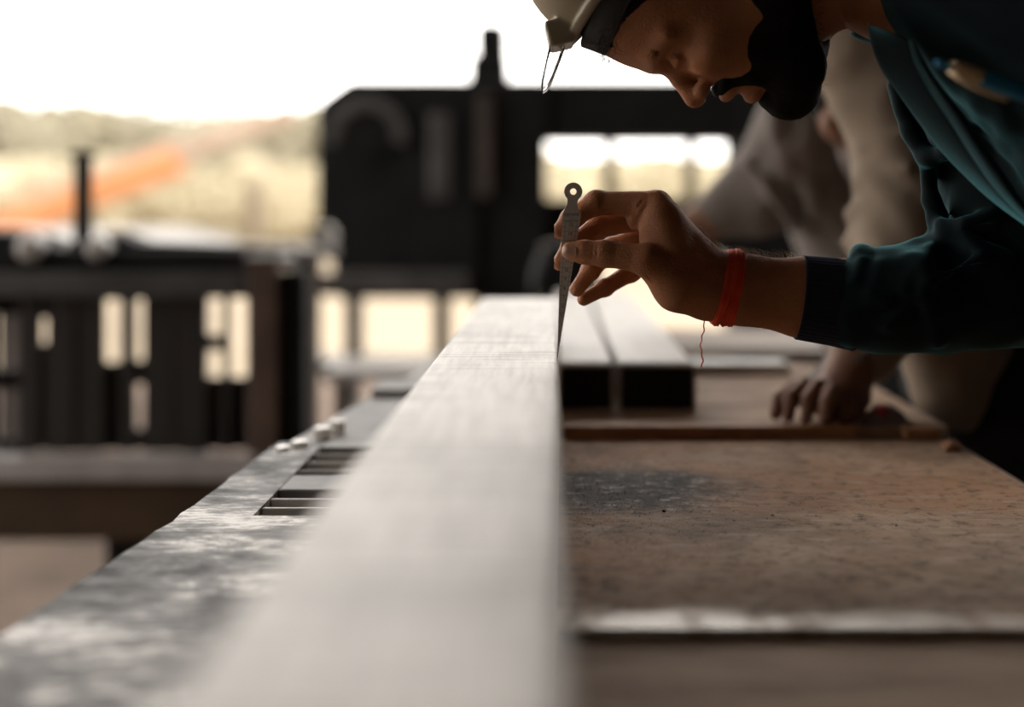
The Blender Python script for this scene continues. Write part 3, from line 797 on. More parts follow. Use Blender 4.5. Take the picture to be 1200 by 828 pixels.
link('hard_hat', mesh_from([nets(f_helm, hd.o + np.array((-.32, -.13, -.12)), hd.o + np.array((.12, .13, .30)), .0022)], 'hard_hat'), M['helmet'], body1, True)['label'] = 'beige hard hat with a blocky peak'
m = MB(); prof = [(1.0, 10.2), (2.6, 10.0), (4.4, 9.75), (5.15, 9.55), (5.35, 9.35), (5.1, 9.15), (4.2, 9.0), (2.4, 8.95), (1.0, 8.95)]
rings = []
for y in np.linspace(-1.1, 1.1, 7):
    rings.append([hd.vec((x + .0 - .02 * y * y, y, z)) for x, z in prof] + [hd.vec((x - (.09 if x > 2 else 0) - .02 * y * y, y, 9.6 + (z - 9.6) * .72)) for x, z in reversed(prof)])
m.loft(rings).build('clear_visor', M['clear'], body1, smooth=True)['label'] = 'small clear visor hanging from the hat peak'

for y in (-1.1, 1.1):
    MB().tube([hd.vec((x, y, z)) for x, z in prof], .0007, 6).build('visor_frame', M['band'], body1, smooth=True)
# ---- jacket
def f_jacket(P):
    Q = P.copy(); Q[:, 1] = 1.262 + (P[:, 1] - 1.262) * 1.12
    w = lambda x, y, Y=1.262: np.array(W(x, y, Y))
    fore = chain(Q, [w(1000, 356), w(1045, 352), w(1100, 347), w(1160, 338), w(1235, 330)], [.0405, .0452, .0490, .052, .056], .01)
    up = chain(P, [w(1240, 325, 1.265), w(1190, 215, 1.28), w(1140, 70, 1.29), w(1125, 10, 1.26)], [.056, .066, .062, .07], .02)
    d = smin(fore, up, .012)
    # folds of the sleeve
    for pts, r in (([(1006, 300, -2), (1009, 296, 12), (1008, 300, 26)], 5.0), ([(1003, 330, -28), (1011, 306, -14), (1012, 297, 8), (1014, 300, 26)], 4.0),
                   ([(1022, 345, -35), (1033, 312, -22), (1038, 297, 2), (1040, 298, 24)], 5.2), ([(1040, 350, -36), (1053, 314, -26), (1058, 296, 0), (1060, 296, 28)], 5.5),
                   ([(1060, 340, -40), (1072, 305, -28), (1078, 291, 0), (1082, 292, 28)], 5.0), ([(1085, 310, -38), (1092, 292, -22), (1097, 282, 4)], 5.5),
                   ([(1092, 258, 0), (1103, 262, -14), (1130, 262, -30), (1165, 250, -36)], 5.5), ([(1098, 272, 4), (1110, 276, -16), (1140, 285, -32), (1180, 300, -40)], 5.5),
                   ([(1078, 178, 10), (1092, 186, -14), (1110, 178, -28), (1122, 150, -36)], 6.5), ([(1050, 100, 20), (1066, 150, 5), (1082, 178, -5)], 9.0),
                   ([(1088, 200, 5), (1092, 235, 0), (1100, 255, 0)], 8.0), ([(1040, 380, -34), (1090, 330, -43), (1150, 300, -44)], 3.5), ([(1100, 400, -26), (1085, 350, -43), (1075, 320, -34)], 2.5)):
        c = chain(P, [H(a, b_, q + 8) for a, b_, q in pts], [r * mm * .9] * len(pts), .006); d = smin(d, c, .011)
    # torso, both shoulders and the near upper arm
    tor = chain(P, [np.array((.375, 1.175, 1.335)), np.array((.53, 1.13, 1.20)), np.array((.72, 1.13, .98))], [.118, .142, .15], .05)
    d = smin(d, tor, .035)
    sh = chain(P, [np.array((.43, 1.26, 1.33)), np.array((.45, 1.0, 1.33))], [.085, .085], .03); d = smin(d, sh, .04)
    la = chain(P, [np.array((.45, 1.0, 1.33)), np.array((.52, .96, 1.08)), np.array((.60, 1.05, .92))], [.075, .06, .05], .02); d = smin(d, la, .03)
    # stand-up collar and the opening for the neck
    d = smin(d, chain(P, [np.array(W(1040, -46, YH)), np.array(W(1085, -40, YH - .01))], [.071, .082], .02), .015)
    d = smax(d, -chain(P, [NECK[0], np.array(W(1045, -54, YH))], [.062, .064], .01), .006)
    n_ = .0016 * np.sin(P[:, 0] * 95 + 3 * np.sin(P[:, 2] * 40)) * np.sin(P[:, 2] * 70 + 2 * np.sin(P[:, 1] * 60))
    return d + n_
jk = link('jacket', mesh_from([nets(f_jacket, (.24, .86, .72), (.92, 1.42, 1.52), .0026)], 'jacket'), M['teal'], body1, True)
jk['label'] = 'dark teal fleece jacket'
# ribbed cuff
rings = []
for k in range(30):
    t = k / 29; x = 936.5 + 68 * t
    top = np.interp(x, [936, 997, 1005], [299.5, 303.5, 303]); bot = np.interp(x, [934, 975, 1005], [396.5, 404, 411])
    c = W(x - (2.5 * 0), (top + bot) / 2, 1.262); a = (bot - top) / 2 * .000757
    ring = []
    for q in range(180):
        an = 2 * math.pi * q / 180; rib = 1 + .010 * math.cos(q * math.pi / 180 * 2 * 45)
        ring.append(c + Vector((-.0035 * -math.cos(an) * 0 + (.0040 * math.cos(an) if True else 0), a * .84 * math.sin(an) * rib, a * math.cos(an) * rib)))
    rings.append(ring)
inner = [[c0 + (p - c0) * .93 for p in rings[0]] for c0 in [sum(rings[0], Vector()) / 180]]
MB().loft(inner + rings, caps=False).build('cuff', M['cuff'], body1, smooth=True)
# open front: collar point and folded placket bands hanging in front of the chest
def band(name, A, B, Y0, Y1, mat, th=.003, bulge=.006):
    n = 40; k_ = 8; m = MB(); top = []
    def cr(pts, t):
        s = t * (len(pts) - 1); i = min(int(s), len(pts) - 2); f_ = s - i
        p0 = pts[max(i-1, 0)]; p1 = pts[i]; p2 = pts[i+1]; p3 = pts[min(i+2, len(pts)-1)]
        return [.5 * ((2*b_) + (-a+c)*f_ + (2*a-5*b_+4*c-d)*f_*f_ + (-a+3*b_-3*c+d)*f_**3) for a, b_, c, d in zip(p0, p1, p2, p3)]
    rings = []
    for i in range(n + 1):
        t = i / n; a = cr(A, t); b_ = cr(B, t); front = []; back = []
        for j in range(k_ + 1):
            s = j / k_; px = a[0] + (b_[0]-a[0]) * s; py = a[1] + (b_[1]-a[1]) * s
            y = Y0 + (Y1 - Y0) * s - bulge * math.sin(math.pi * s)
            rr_ = th * (.35 + .65 * math.sin(math.pi * s) ** .5)
            front.append(W(px, py, y - rr_)); back.append(W(px, py, y + rr_))
        rings.append(front + back[::-1])
    return m.loft(rings).build(name, mat, body1, smooth=True)
band('collar', [(1016, 27), (1022, 55), (1032, 80), (1048, 104), (1070, 135), (1098, 172), (1130, 206), (1165, 238), (1212, 272)],
     [(1020, 29), (1068, 48), (1078, 78), (1094, 108), (1116, 145), (1140, 182), (1160, 212), (1182, 240), (1214, 270)], 1.165, 1.125, M['teal'], .0028, .004)
band('placket', [(1064, 47), (1072, 75), (1090, 108), (1112, 142), (1136, 180), (1160, 214), (1185, 243), (1214, 270)],
     [(1070, 46), (1084, 72), (1106, 104), (1130, 135), (1152, 168), (1175, 200), (1196, 232), (1220, 262)], 1.125, 1.105, M['teal'], .004, .008)
# pen clipped in the breast pocket
# (built below, a thing of its own)

def legs(parent, hip, feet, mat_t, mat_s, knee_fwd=(-.06, 0)):
    """trousers and shoes from the hip centre down to two feet"""
    hip = Vector(hip); parts = []
    def f_tr(P):
        d = ell(P, tuple(hip), (.16, .17, .14))
        for fx, fy in feet:
            s = -1 if fy < hip.y else 1; h_ = np.array((hip.x, hip.y + .085 * s, hip.z - .05)); a_ = np.array((fx, fy, .09)); k_ = (h_ + a_) / 2 + np.array((knee_fwd[0], knee_fwd[1], 0))
            d = smin(d, chain(P, [h_, k_, a_], [.10, .068, .055], .03), .04)
        return smax(d, .07 - P[:, 2], .005) + .003 * np.sin(P[:, 2] * 60 + 3 * np.sin(P[:, 0] * 30))
    xs = [f_[0] for f_ in feet] + [hip.x]; ys = [f_[1] for f_ in feet] + [hip.y]
    link('trousers', mesh_from([nets(f_tr, (min(xs) - .26, min(ys) - .26, .0), (max(xs) + .26, max(ys) + .26, hip.z + .2), .009)], 'trousers'), mat_t, parent, True)
    for fx, fy in feet:
        def f_sh(P): return smax(smin(ell(P, (fx - .06, fy, .03), (.14, .05, .045)), ell(P, (fx + .01, fy, .07), (.055, .045, .06)), .02), .002 - P[:, 2], .003)
        link('shoe', mesh_from([nets(f_sh, (fx - .24, fy - .08, -.02), (fx + .14, fy + .08, .16), .006)], 'shoe'), mat_s, parent, True)
legs(body1, (.74, 1.13, .93), ((.80, 1.0), (.84, 1.28)), M['trouser'], M['shoe'])

# ------------------------------------------------------------------ pen in the pocket
YP = .975
pen = tag(empty('pen', W(1170, 105, YP)), 'blue and cream ballpoint pen clipped to the dark jacket', 'pen')
pa = W(1097, 72.5, YP); pb = W(1172, 99, YP + .012); pd = (pb - pa).normalized(); L_ = (pb - pa).length
at_ = lambda t: pa + pd * (L_ * t)
MB().tube([at_(0), at_(.05), at_(.24)], [.0020, .0028, .0030], 14).build('push_button', M['pen_blue'], pen, smooth=True)
MB().tube([at_(.22), at_(.25), at_(.68)], [.0042, .0052, .0062], 18).build('barrel', M['pen_cream'], pen, smooth=True)
MB().tube([at_(.68), at_(.69), at_(1.9)], [.0063, .0066, .0062], 18).build('grip', M['pen_blue'], pen, smooth=True)
cl = [W(1113, 83, YP - .006), W(1125, 92, YP - .010), W(1145, 103, YP - .010), W(1168, 112.5, YP - .009), W(1180, 117, YP - .007)]
MB().tube(cl, [.0016, .0020, .0020, .0019, .0014], 8).build('clip', M['pen_cream'], pen, smooth=True)

# ------------------------------------------------------------------ person with khaki sleeve, hand on the table
def K(px, py, Y): return np.array(W(px, py, Y))
def f_p2(P):
    d = None
    # forearm and the hand resting on its fingertips
    arm = chain(P, [K(1035, 330, 1.80), K(1012, 400, 1.76), K(990, 448, 1.735), K(978, 470, 1.725)], [.042, .037, .029, .026], .01)
    hand = smin(ell(P, K(968, 464, 1.715), (.042, .034, .020)), ell(P, K(990, 470, 1.73), (.03, .03, .022)), .01)
    d = smin(arm, hand, .015)
    tips = ((909, 485), (924, 488), (945, 490), (967, 491)); kn = ((931, 455), (944, 452), (959, 453), (975, 459)); pp = ((914, 467), (928, 465), (948, 467), (969, 472))
    for i in range(4):
        Y0 = 1.725 - .016 * i
        d = smin(d, chain(P, [K(*kn[i], Y0), K(*pp[i], Y0 - .014), K(*tips[i], Y0 - .022)], [.0105, .0092, .0075], .003), .004)
    d = smin(d, chain(P, [K(985, 470, 1.715), K(997, 479, 1.69), K(988, 489, 1.675)], [.012, .010, .008], .004), .006)
    body = chain(P, [np.array((.50, 1.98, 1.36)), np.array((.66, 1.98, 1.14)), np.array((.71, 1.98, 1.05))], [.08, .09, .08], .04)
    d = smin(d, body, .03)
    d = smin(d, chain(P, [np.array((.47, 1.93, 1.30)), K(1062, 250, 1.85), K(1040, 320, 1.81)], [.04, .036, .036], .02), .02)
    hf = Frame((.30, 1.98, 1.54), (-.85, 0, -.5), (-.5, 0, .85), .0098)
    d = smin(d, f_head(hf.loc(P)) * hf.sc, .01)
    d = smin(d, chain(P, [hf.wor((-9, 0, -5)), np.array((.50, 1.98, 1.38))], [.055, .06], .02), .02)
    return d
p2_VF = nets(f_p2, (.15, 1.62, .80), (.92, 2.2, 1.72), .0034)
p2 = tag(link('person', mesh_from([p2_VF], 'person'), M['skin2'], None, True),
         'person in khaki work shirt leaning one hand on the table behind the forearm', 'person')
def f_shirt2(P):
    sl = chain(P, [K(1010, 40, 1.88), K(1058, 150, 1.87), K(1066, 250, 1.84), K(1046, 345, 1.80), K(1014, 405, 1.765)], [.080, .072, .068, .058, .046], .02)
    for i, (x, y) in enumerate(((1010, 110), (1012, 170), (1006, 215), (1000, 250), (994, 285))):
        sl = smin(sl, cone(P, K(x + 3, y, 1.84), K(x + 60, y - 20, 1.78), .012, .004), .012)
    tor = chain(P, [np.array((.46, 1.93, 1.36)), np.array((.60, 1.95, 1.15)), np.array((.70, 1.97, .93))], [.115, .150, .165], .05)
    d = smin(sl, tor, .03)
    # hanging front hem
    hem = chain(P, [K(1130, 300, 1.88), K(1125, 400, 1.86), K(1120, 455, 1.85)], [.075, .075, .058], .02)
    d = smin(d, hem, .03)
    d = smin(d, chain(P, [np.array((.52, 2.08, 1.36)), np.array((.70, 2.2, 1.12)), np.array((.60, 2.1, .96))], [.075, .06, .05], .02), .03)
    d = smax(d, .83 - P[:, 2] + .35 * np.maximum(P[:, 0] - .56, 0), .01)
    return d + .003 * np.sin(P[:, 0] * 60 + 3 * np.sin(P[:, 2] * 22)) * np.sin(P[:, 2] * 34 + 2 * np.sin(P[:, 0] * 30))
link('shirt', mesh_from([nets(f_shirt2, (.22, 1.68, .76), (1.0, 2.36, 1.56), .0048)], 'shirt'), M['khaki'], p2, True)['label'] = 'khaki work shirt with rumpled sleeve'
# pale rolled cuff at the wrist
rings = []
for k in range(6):
    c = Vector(K(1008 - 6 * k, 404 + 6 * k, 1.765 - .003 * k)); r = .047 - .0012 * k
    rings.append([c + Vector((math.cos(a) * r * .9, math.sin(a) * r, math.cos(a) * r * .35)) for a in [2 * math.pi * q / 28 for q in range(28)]])
MB().loft(rings, caps=True).build('rolled_cuff', M['greyshirt'], p2, smooth=True)
legs(p2, (.64, 1.95, .90), ((.72, 1.84), (.74, 2.12)), M['trouser'], M['shoe'])

# ------------------------------------------------------------------ person in grey shirt behind
def f_p3(P):
    hf = Frame((.36, 2.55, 1.66), (-.9, -.1, -.35), (-.35, 0, .93), .0098)
    d = f_head(hf.loc(P)) * hf.sc
    d = smin(d, chain(P, [hf.wor((-9, 0, -5)), np.array((.52, 2.55, 1.46))], [.055, .065], .02), .02)
    d = smin(d, chain(P, [np.array((.52, 2.55, 1.42)), np.array((.60, 2.55, 1.15)), np.array((.64, 2.55, .95))], [.09, .11, .11], .04), .03)
    # reaching arm with a fist
    arm = chain(P, [np.array((.46, 2.42, 1.38)), K(900, 215, 2.42), K(835, 255, 2.42), K(800, 270, 2.42)], [.05, .042, .034, .028], .02)
    d = smin(d, arm, .02)
    fist = ell(P, K(778, 275, 2.42), (.04, .032, .034))
    for i in range(4): fist = smin(fist, chain(P, [K(772, 258 + 9 * i, 2.40), K(756, 262 + 9 * i, 2.41), K(762, 270 + 8 * i, 2.43)], [.011, .0105, .009], .003), .004)
    d = smin(d, fist, .01)
    # other hand held up at the chest
    fist2 = ell(P, K(986, 142, 2.18), (.034, .028, .032))
    for i in range(4): fist2 = smin(fist2, chain(P, [K(978 + 8 * i, 128, 2.17), K(972 + 8 * i, 142, 2.15), K(978 + 8 * i, 154, 2.165)], [.010, .010, .009], .003), .004)
    d = smin(d, fist2, .01)
    d = smin(d, chain(P, [K(990, 146, 2.19), K(1030, 200, 2.30), np.array((.60, 2.40, 1.20))], [.026, .032, .04], .02), .02)
    return d
p3 = tag(link('person', mesh_from([nets(f_p3, (.10, 2.1, .78), (.85, 2.75, 1.86), .0042)], 'person'), M['skin2'], None, True),
         'person in grey-brown shirt standing furthest back, arm reaching left behind the measuring hand', 'person')
def f_shirt3(P):
    tor = chain(P, [np.array((.50, 2.52, 1.42)), np.array((.55, 2.52, 1.2)), np.array((.63, 2.54, .93))], [.12, .15, .16], .05)
    arm = chain(P, [K(965, 70, 2.42), K(935, 170, 2.40), K(895, 225, 2.42), K(835, 254, 2.42)], [.082, .078, .066, .043], .03)
    d = smin(tor, arm, .05)
    for a, b_ in (((945, 110), (950, 250)), ((905, 130), (925, 240)), ((930, 200), (985, 280)), ((880, 190), (930, 270))):
        d = smin(d, cone(P, K(*a, 2.33), K(*b_, 2.33), .012, .006), .02)
    d = smin(d, chain(P, [K(1085, 120, 2.4), K(1050, 215, 2.32), K(1010, 170, 2.24)], [.07, .055, .042], .02), .03)
    return d + .004 * np.sin(P[:, 0] * 45 + 3 * np.sin(P[:, 2] * 18)) * np.sin(P[:, 2] * 24 + 2 * np.sin(P[:, 0] * 26))
link('shirt', mesh_from([nets(f_shirt3, (.15, 2.12, .74), (.98, 2.78, 1.62), .006)], 'shirt'), M['greyshirt'], p3, True)['label'] = 'grey-brown shirt with loose sleeve'
MB().tube([K(1012, 40, 2.19), K(985, 75, 2.17), K(968, 105, 2.18), K(962, 135, 2.2)], [.018, .022, .022, .016], 10).build('dark_strap', M['trouser'], p3, smooth=True)
legs(p3, (.66, 2.55, .92), ((.70, 2.44), (.72, 2.68)), M['trouser'], M['shoe'])

# ------------------------------------------------------------------ bandsaw in the background
YB = 5.0
def X5(px, Y=YB): return (px - VX) / F * Y
def Z5(py, Y=YB): return CZ - (py - HY) / F * Y
saw = tag(empty('bandsaw', (X5(560), YB + .3, 0)), 'big black bandsaw machine standing behind the end of the beam', 'machine')
MB().prism([(X5(371), Z5(268)), (X5(371), Z5(128)), (X5(378), Z5(116)), (X5(410), Z5(93)), (X5(560), Z5(93)), (X5(560), Z5(350)), (X5(395), Z5(350)), (X5(385), Z5(280))], 'y', YB, YB + .55).build('wheel_housing', M['black_iron'], saw, .012)
MB().box(X5(556), X5(640), YB + .03, YB + .5, .0, Z5(93)).build('column', M['black_iron'], saw, .01)
MB().box(X5(556), X5(885), YB + .06, YB + .48, Z5(161), Z5(91)).build('bridge', M['black_iron'], saw, .012)
MB().box(X5(869), X5(940), YB + .03, YB + .5, .0, Z5(88)).build('column', M['black_iron'], saw, .01)
MB().box(X5(620), X5(880), YB + .1, YB + .44, Z5(300), Z5(233)).build('saw_guide_beam', M['black_iron'], saw, .012)
MB().box(X5(556), X5(592), YB + .1, YB + .3, Z5(93), Z5(26)).build('post', M['black_iron'], saw, .01)
MB().box(X5(548), X5(594), YB + .08, YB + .32, Z5(93), Z5(62)).build('post_collar', M['black_iron'], saw, .01)
MB().box(X5(559), X5(588), YB + .12, YB + .28, Z5(26), Z5(21)).build('post_cap', M['black_iron'], saw, .004)
m = MB(); rings = []
cx, cz = X5(431), Z5(160)
for k in range(28):
    a = math.radians(-12 + 204 * k / 27); R0, R1 = 31 / F * YB, 46 / F * YB
    rings.append([Vector((cx + r * math.cos(a), y, cz + r * math.sin(a))) for r, y in ((R0, YB - .03), (R1, YB - .03), (R1, YB + .01), (R0, YB + .01))])
m.loft(rings).build('wheel_guard', M['worn_iron'], saw, .004)
MB().tube([(cx, YB - .02, cz), (cx, YB + .02, cz)], 28 / F * YB, 28).build('wheel_hub', M['black_iron'], saw)
MB().box(X5(503), X5(527), YB - .02, YB + .01, Z5(233), Z5(133)).build('blade_cover', M['worn_iron'], saw, .006)
MB().box(X5(560), X5(575), YB - .01, YB + .04, Z5(230), Z5(110)).build('rib', M['mid_iron'], saw, .004)
for px in (717, 817):
    MB().box(X5(px - 6), X5(px + 6), YB + .2, YB + .26, Z5(235), Z5(160)).build('blade_post', M['black_iron'], saw)
MB().box(X5(372), X5(548), YB - .06, YB + .0, Z5(346), Z5(319)).build('feed_rail', M['worn_iron'], saw, .008)
for px in (408, 514):
    MB().box(X5(px - 9), X5(px + 9), YB + .1, YB + .2, 0, Z5(348)).build('leg', M['mid_iron'], saw)
MB().box(X5(360), X5(560), YB + .0, YB + .3, Z5(440), Z5(424)).build('base_rail', M['mid_iron'], saw, .006)
# rounded guide head near the beam end
yq = 3.5
gh = tag(empty('guide_head', (X5(655, yq), yq, 0)), 'dark rounded guide head on a stand behind the gauge', 'machine')
m = MB(); rings = []
for k in range(9):
    t = k / 8; y = yq - .03 + .16 * t; s = 1 - .25 * (2 * t - 1) ** 4
    o = [(620, 345), (622, 318), (630, 298), (645, 285), (668, 281), (690, 286), (702, 300), (706, 345)]
    rings.append([Vector((X5(662, yq) + (X5(px, yq) - X5(662, yq)) * s, y, Z5(318, yq) + (Z5(py, yq) - Z5(318, yq)) * s)) for px, py in o])
m.loft(rings).build('head', M['black_iron'], gh, .008, smooth=True)
MB().bar((X5(632, yq), yq - .035, Z5(292, yq)), (X5(668, yq), yq - .035, Z5(280, yq)), .04, .016).build('lit_lip', M['mid_iron'], gh, .004)  # lighter strip stands in for light on the head's upper-left edge
MB().box(X5(640, yq), X5(690, yq), yq, yq + .1, 0, Z5(344, yq)).build('stand', M['black_iron'], gh, .006)

# ------------------------------------------------------------------ slatted rack on the left
YR = 3.2
rack = tag(empty('slatted_rack', (X5(150, YR), YR, 0)), 'dark slatted rack with gaps of light on the left', 'rack')
XR = lambda px: X5(px, YR); ZR = lambda py: Z5(py, YR)
gaps = [(-42, -34), (-8, 0), (5, 20), (46, 54), (121, 140), (157, 167), (241, 259), (269, 288)]
edges_ = [-120] + [g for ab in gaps for g in ab] + [302]
for i in range(0, len(edges_), 2):
    a, b_ = edges_[i], edges_[i+1]
    n = max(1, round((b_ - a) / 34)); w_ = (b_ - a) / n
    for k in range(n):
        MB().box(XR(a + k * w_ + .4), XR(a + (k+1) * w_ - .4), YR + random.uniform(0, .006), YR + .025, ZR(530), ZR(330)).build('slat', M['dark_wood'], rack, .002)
for a, b_, y0, y1 in ((-16, 24, 330, 370), (-16, 24, 434, 458), (-16, 24, 515, 530), (42, 60, 330, 374), (42, 60, 404, 530), (112, 146, 330, 352), (112, 146, 426, 530), (150, 175, 330, 352), (150, 175, 424, 452), (150, 175, 505, 530), (236, 264, 330, 350), (236, 264, 394, 412), (236, 264, 444, 530), (264, 296, 330, 350), (264, 296, 444, 530)):
    MB().box(XR(a), XR(b_), YR + .03, YR + .05, ZR(y1), ZR(y0)).build('back_strip', M['dark_wood'], rack, .002)
MB().box(XR(-130), XR(290), YR - .03, YR + .03, ZR(347), ZR(318)).build('top_rail', M['grey_iron'], rack, .004)
MB().box(XR(-130), XR(330), YR + .0, YR + .25, ZR(318), ZR(292)).build('top_beam', M['black_iron'], rack, .006)
MB().box(XR(296), XR(330), YR - .05, YR + .02, 0, ZR(303)).build('post', M['brown_post'], rack, .005)
MB().box(XR(330), XR(360), YR - .03, YR + .06, 0, ZR(318)).build('back_post', M['black_iron'], rack, .005)
MB().box(XR(293), XR(345), YR - .055, YR + .03, ZR(303) , ZR(298)).build('post_cap', M['pale_steel'], rack, .003)
MB().box(XR(-130), XR(310), YR - .10, YR - .03, ZR(553), ZR(528)).build('bottom_rail', M['pale_rail'], rack, .004)
MB().box(XR(-130), XR(310), YR - .07, YR + .03, ZR(625), ZR(553)).build('bottom_beam', M['yellow_steel'], rack, .006)
MB().box(XR(128), XR(300), YR - .03, YR + .05, 0, ZR(625)).build('foot', M['black_iron'], rack, .006)
MB().box(XR(-130), XR(-90), YR - .03, YR + .05, 0, ZR(625)).build('foot', M['black_iron'], rack, .006)
# dark clutter above the rack
tag(MB().prism([(XR(-60), ZR(292)), (XR(-30), ZR(268)), (XR(18), ZR(276)), (XR(60), ZR(290)), (XR(66), ZR(292))], 'y', YR + .02, YR + .22).build('tarp_bundle', M['black_iron'], None, .004), 'dark tarp bundle lying on the slatted rack', 'bundle')
tag(MB().prism([(XR(62), ZR(292)), (XR(120), ZR(272)), (XR(150), ZR(285)), (XR(300), ZR(290)), (XR(305), ZR(292))], 'y', YR + .06, YR + .2).build('scrap_bundle', M['black_iron'], None, .004), 'long dark scrap heap on the slatted rack beside the black post', 'scrap')
for i, (px, py, r, lab) in enumerate(((32, 291, .030, 'pale round fitting at the left end of the rack'), (112, 291, .026, 'pale round fitting beside the black post'))):
    c = W(px, py, YR - .02); m = MB(); m.tube([c + Vector((0, .05, 0)), c + Vector((0, .01, 0)), c, c - Vector((0, .006, 0))], [r, r, r * .85, r * .4], 18)
    c.z = 0
    tag(m.build('round_fitting', M['pale_steel'], None, smooth=False), lab, 'fitting', 'pale fittings on the rack')
tag(MB().box(X5(89, 3.36), X5(106, 3.36), 3.34, 3.38, Z5(300, 3.36), Z5(183, 3.36)).box(X5(86, 3.36), X5(109, 3.36), 3.335, 3.385, Z5(186, 3.36), Z5(178, 3.36)).build('black_post', M['black_iron'], None, .003), 'short black post rising above the slatted rack', 'post')

# long pale bench beyond the rack
bench = tag(empty('bench', (-1.5, 6.0, 0)), 'long bench with pale grey top beyond the rack', 'bench')
MB().prism([(-.62, 4.1), (-.70, 4.6), (-1.05, 4.75), (-1.25, 5.6), (-2.2, 8.4), (-3.4, 8.4), (-2.7, 5.2), (-1.6, 4.4)], 'z', .975, 1.0).build('bench_top', M['dull_steel'], bench, .004)
for x, y in ((-.75, 4.3), (-1.9, 5.0), (-2.4, 8.0), (-1.4, 5.6)):
    MB().box(x - .04, x + .04, y - .04, y + .04, 0, .975).build('leg', M['mid_iron'], bench)
tag(MB().tube([Vector((-.69, 4.2, 1.0355)), Vector((-.69, 4.32, 1.0355))], .035, 20).build('roller', M['pale_steel']), 'pale roller end at the right corner of the bench', 'roller')
tag(MB().box(X5(293, 9), X5(306, 9), 8.9, 9.05, -.05, Z5(215, 9)).build('stake', M['trunk'], None, .01), 'weathered wooden stake standing behind the bench', 'stake')
# pale plank in front of the saw base
pk = tag(empty('low_stand', (X5(440, 4.0), 4.0, 0)), 'low stand with a pale plank top in front of the saw', 'stand')
MB().box(X5(382, 4.0), X5(505, 4.0), 3.95, 4.35, Z5(446, 4.0), Z5(432, 4.0)).build('plank', M['pale_steel'], pk, .004)
for px in (396, 492):
    MB().box(X5(px - 8, 4.0), X5(px + 8, 4.0), 4.02, 4.28, 0, Z5(446, 4.0)).build('leg', M['mid_iron'], pk)
# timber stack behind the table on the right
for i, (x0, x1, y, h, lab) in enumerate(((.20, .66, 3.0, .80, 'grey-brown crate behind the table, nearer of the two'), (.70, 1.2, 4.0, .78, 'grey-brown crate behind the table, farther of the two'))):
    cr = tag(empty('crate', ((x0 + x1) / 2, y, 0)), lab, 'crate', 'crates behind the table')
    nb_ = 6
    for k in range(nb_):
        MB().box(x0, x1, y, y + .02, h * k / nb_ + .004, h * (k + 1) / nb_ - .004).build('board', M['crate_wood'], cr, .002)
    for x in (x0 + .02, x1 - .02):
        MB().box(x - .02, x + .02, y + .02, y + .5, 0, h).build('corner_panel', M['mid_iron'], cr, .002)
    MB().box(x0, x1, y, y + .52, h, h + .02).build('lid', M['crate_wood'], cr, .002)

# ------------------------------------------------------------------ orange boom outside
YO = 13.0
boom = tag(empty('crane_boom', (X5(-260, YO), YO, -.05)), 'orange crane boom slanting up beyond the bench', 'crane')
def bw(px, py): return W(px, py, YO)
MB().bar(bw(-200, 345), bw(212, 188), .25, .32, (0, 1, 0)).build('boom', M['orange'], boom, .03)
MB().bar(bw(40, 232), bw(214, 168), .11, .26, (0, 1, 0)).build('boom_cover', M['orange_pale'], boom, .02)
MB().bar(bw(205, 182), bw(345, 130), .16, .2, (0, 1, 0)).build('jib', M['orange_pale'], boom, .02)
MB().box(X5(-330, YO), X5(-150, YO), YO - .6, YO + .6, .4, 1.5).build('cab', M['orange'], boom, .05)
MB().box(X5(-360, YO), X5(-120, YO), YO - .7, YO + .7, -.05, .4).build('track', M['black_iron'], boom, .05)

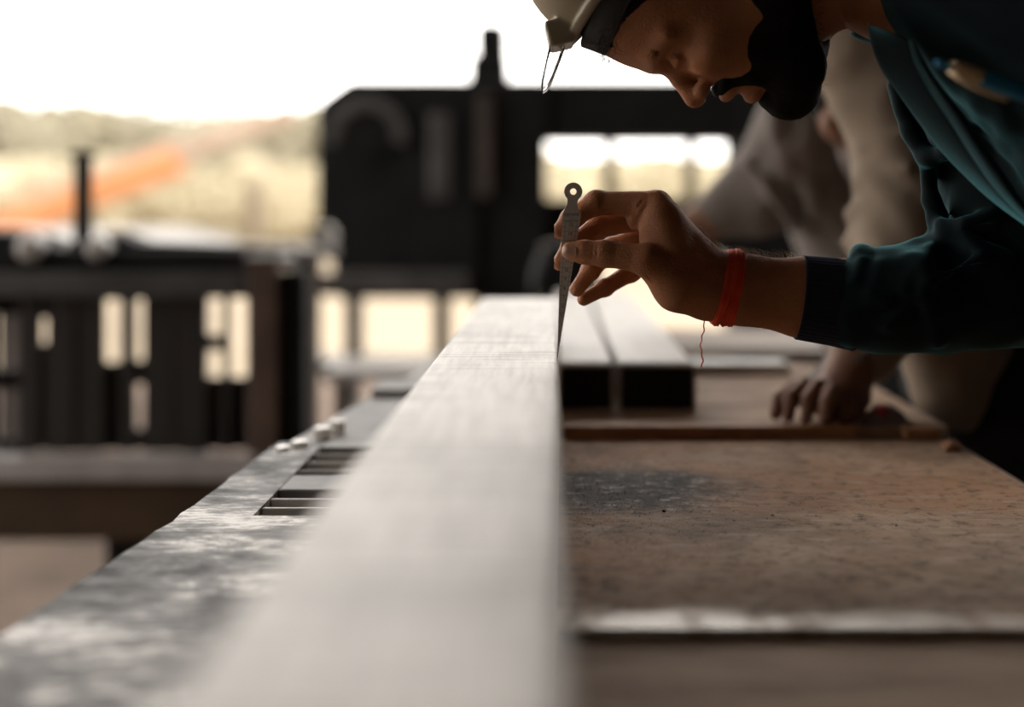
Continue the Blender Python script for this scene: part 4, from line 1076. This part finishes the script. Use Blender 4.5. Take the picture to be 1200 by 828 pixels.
# ------------------------------------------------------------------ trees
def make_tree(seed, h, r, mat):
    rnd = random.Random(seed); b = bmesh.new()
    for k in range(16):
        a = rnd.uniform(0, 6.28); q = rnd.random() ** .6 * r * .8; c = Vector((q * math.cos(a), q * math.sin(a) * .8, h * rnd.uniform(.28, .86))); s = r * rnd.uniform(.28, .48)
        g = bmesh.ops.create_icosphere(b, subdivisions=2, radius=s)
        for v in g['verts']:
            v.co *= 1 + .5 * mnoise.noise(v.co * (2.2 / s) + Vector((seed, k, 0))); v.co += c
    for k in range(700):
        a = rnd.uniform(0, 6.28); q = rnd.random() ** .5 * r * 1.1; z = h * rnd.uniform(.2, 1.0); c = Vector((q * math.cos(a), q * math.sin(a), z)); s = r * .06
        d1 = Vector((rnd.gauss(0, 1), rnd.gauss(0, 1), rnd.gauss(0, 1))).normalized() * s; d2 = d1.orthogonal().normalized() * s * .6
        vs = [b.verts.new(c + d) for d in (d1, d2, -d1, -d2)]; b.faces.new(vs)
    me = bpy.data.meshes.new('crown'); b.to_mesh(me); b.free(); me.materials.append(mat)
    t = MB().tube([(0, 0, 0), (.1, 0, h * .35), (0, .1, h * .7)], [r * .09, r * .07, r * .03], 8).mesh('trunk'); t.materials.append(M['trunk'])
    return me, t
protos = [make_tree(1, 1.0, .62, M['leaf1']), make_tree(2, 1.0, .5, M['leaf1']), make_tree(3, 1.0, .7, M['leaf2']), make_tree(4, 1.0, .55, M['leaf2'])]
spots = []
order = [0, 5, 2, 7, 4, 9, 1, 6, 3, 8]
for k in range(10):
    px = -40 + k * 47 + random.uniform(-8, 8); top = np.interp(px, [-60, 30, 90, 160, 215, 255, 275, 300, 340, 420], [116, 120, 130, 138, 118, 138, 146, 126, 128, 140]) + random.uniform(-3, 5)
    spots.append((px, top, 48 + 11 * order[k], k % 2, 'olive'))
for k in range(8):
    px = -50 + k * 62 + random.uniform(-12, 12); spots.append((px, random.uniform(185, 210), 24 + 2.6 * ((k * 3) % 8), 2 + k % 2, 'dry'))
for k in range(9):
    px = 570 + k * 44; spots.append((px, random.uniform(184, 194), 22 + 5 * ((k * 4) % 9), 2 + k % 2, 'dryfar'))
for px, top, Y, pi_, kind in spots:
    h = (CZ + .05 + (HY - top) / F * Y)
    lab, grp = {'olive': ('hazy olive tree in the treeline beyond the yard, far left', 'treeline on the left'), 'dry': ('dry yellowish bush in the yard before the left treeline', 'dry bushes on the left'),
                'dryfar': ('dry yellowish bush far off, seen through the saw frame', 'dry bushes behind the saw')}[kind]
    t = tag(empty('tree' if kind == 'olive' else 'bush', ((px - VX) / F * Y, Y, -.05)), lab, 'tree' if kind == 'olive' else 'bush', grp)
    s = h / .98; rz = random.uniform(0, 6.28)
    t.scale = (s * 1.15, s * 1.15, s); t.rotation_euler = (0, 0, rz)
    for nme, me in (('crown', protos[pi_][0]), ('trunk', protos[pi_][1])):
        o = bpy.data.objects.new(nme, me); COL.objects.link(o); o.parent = t
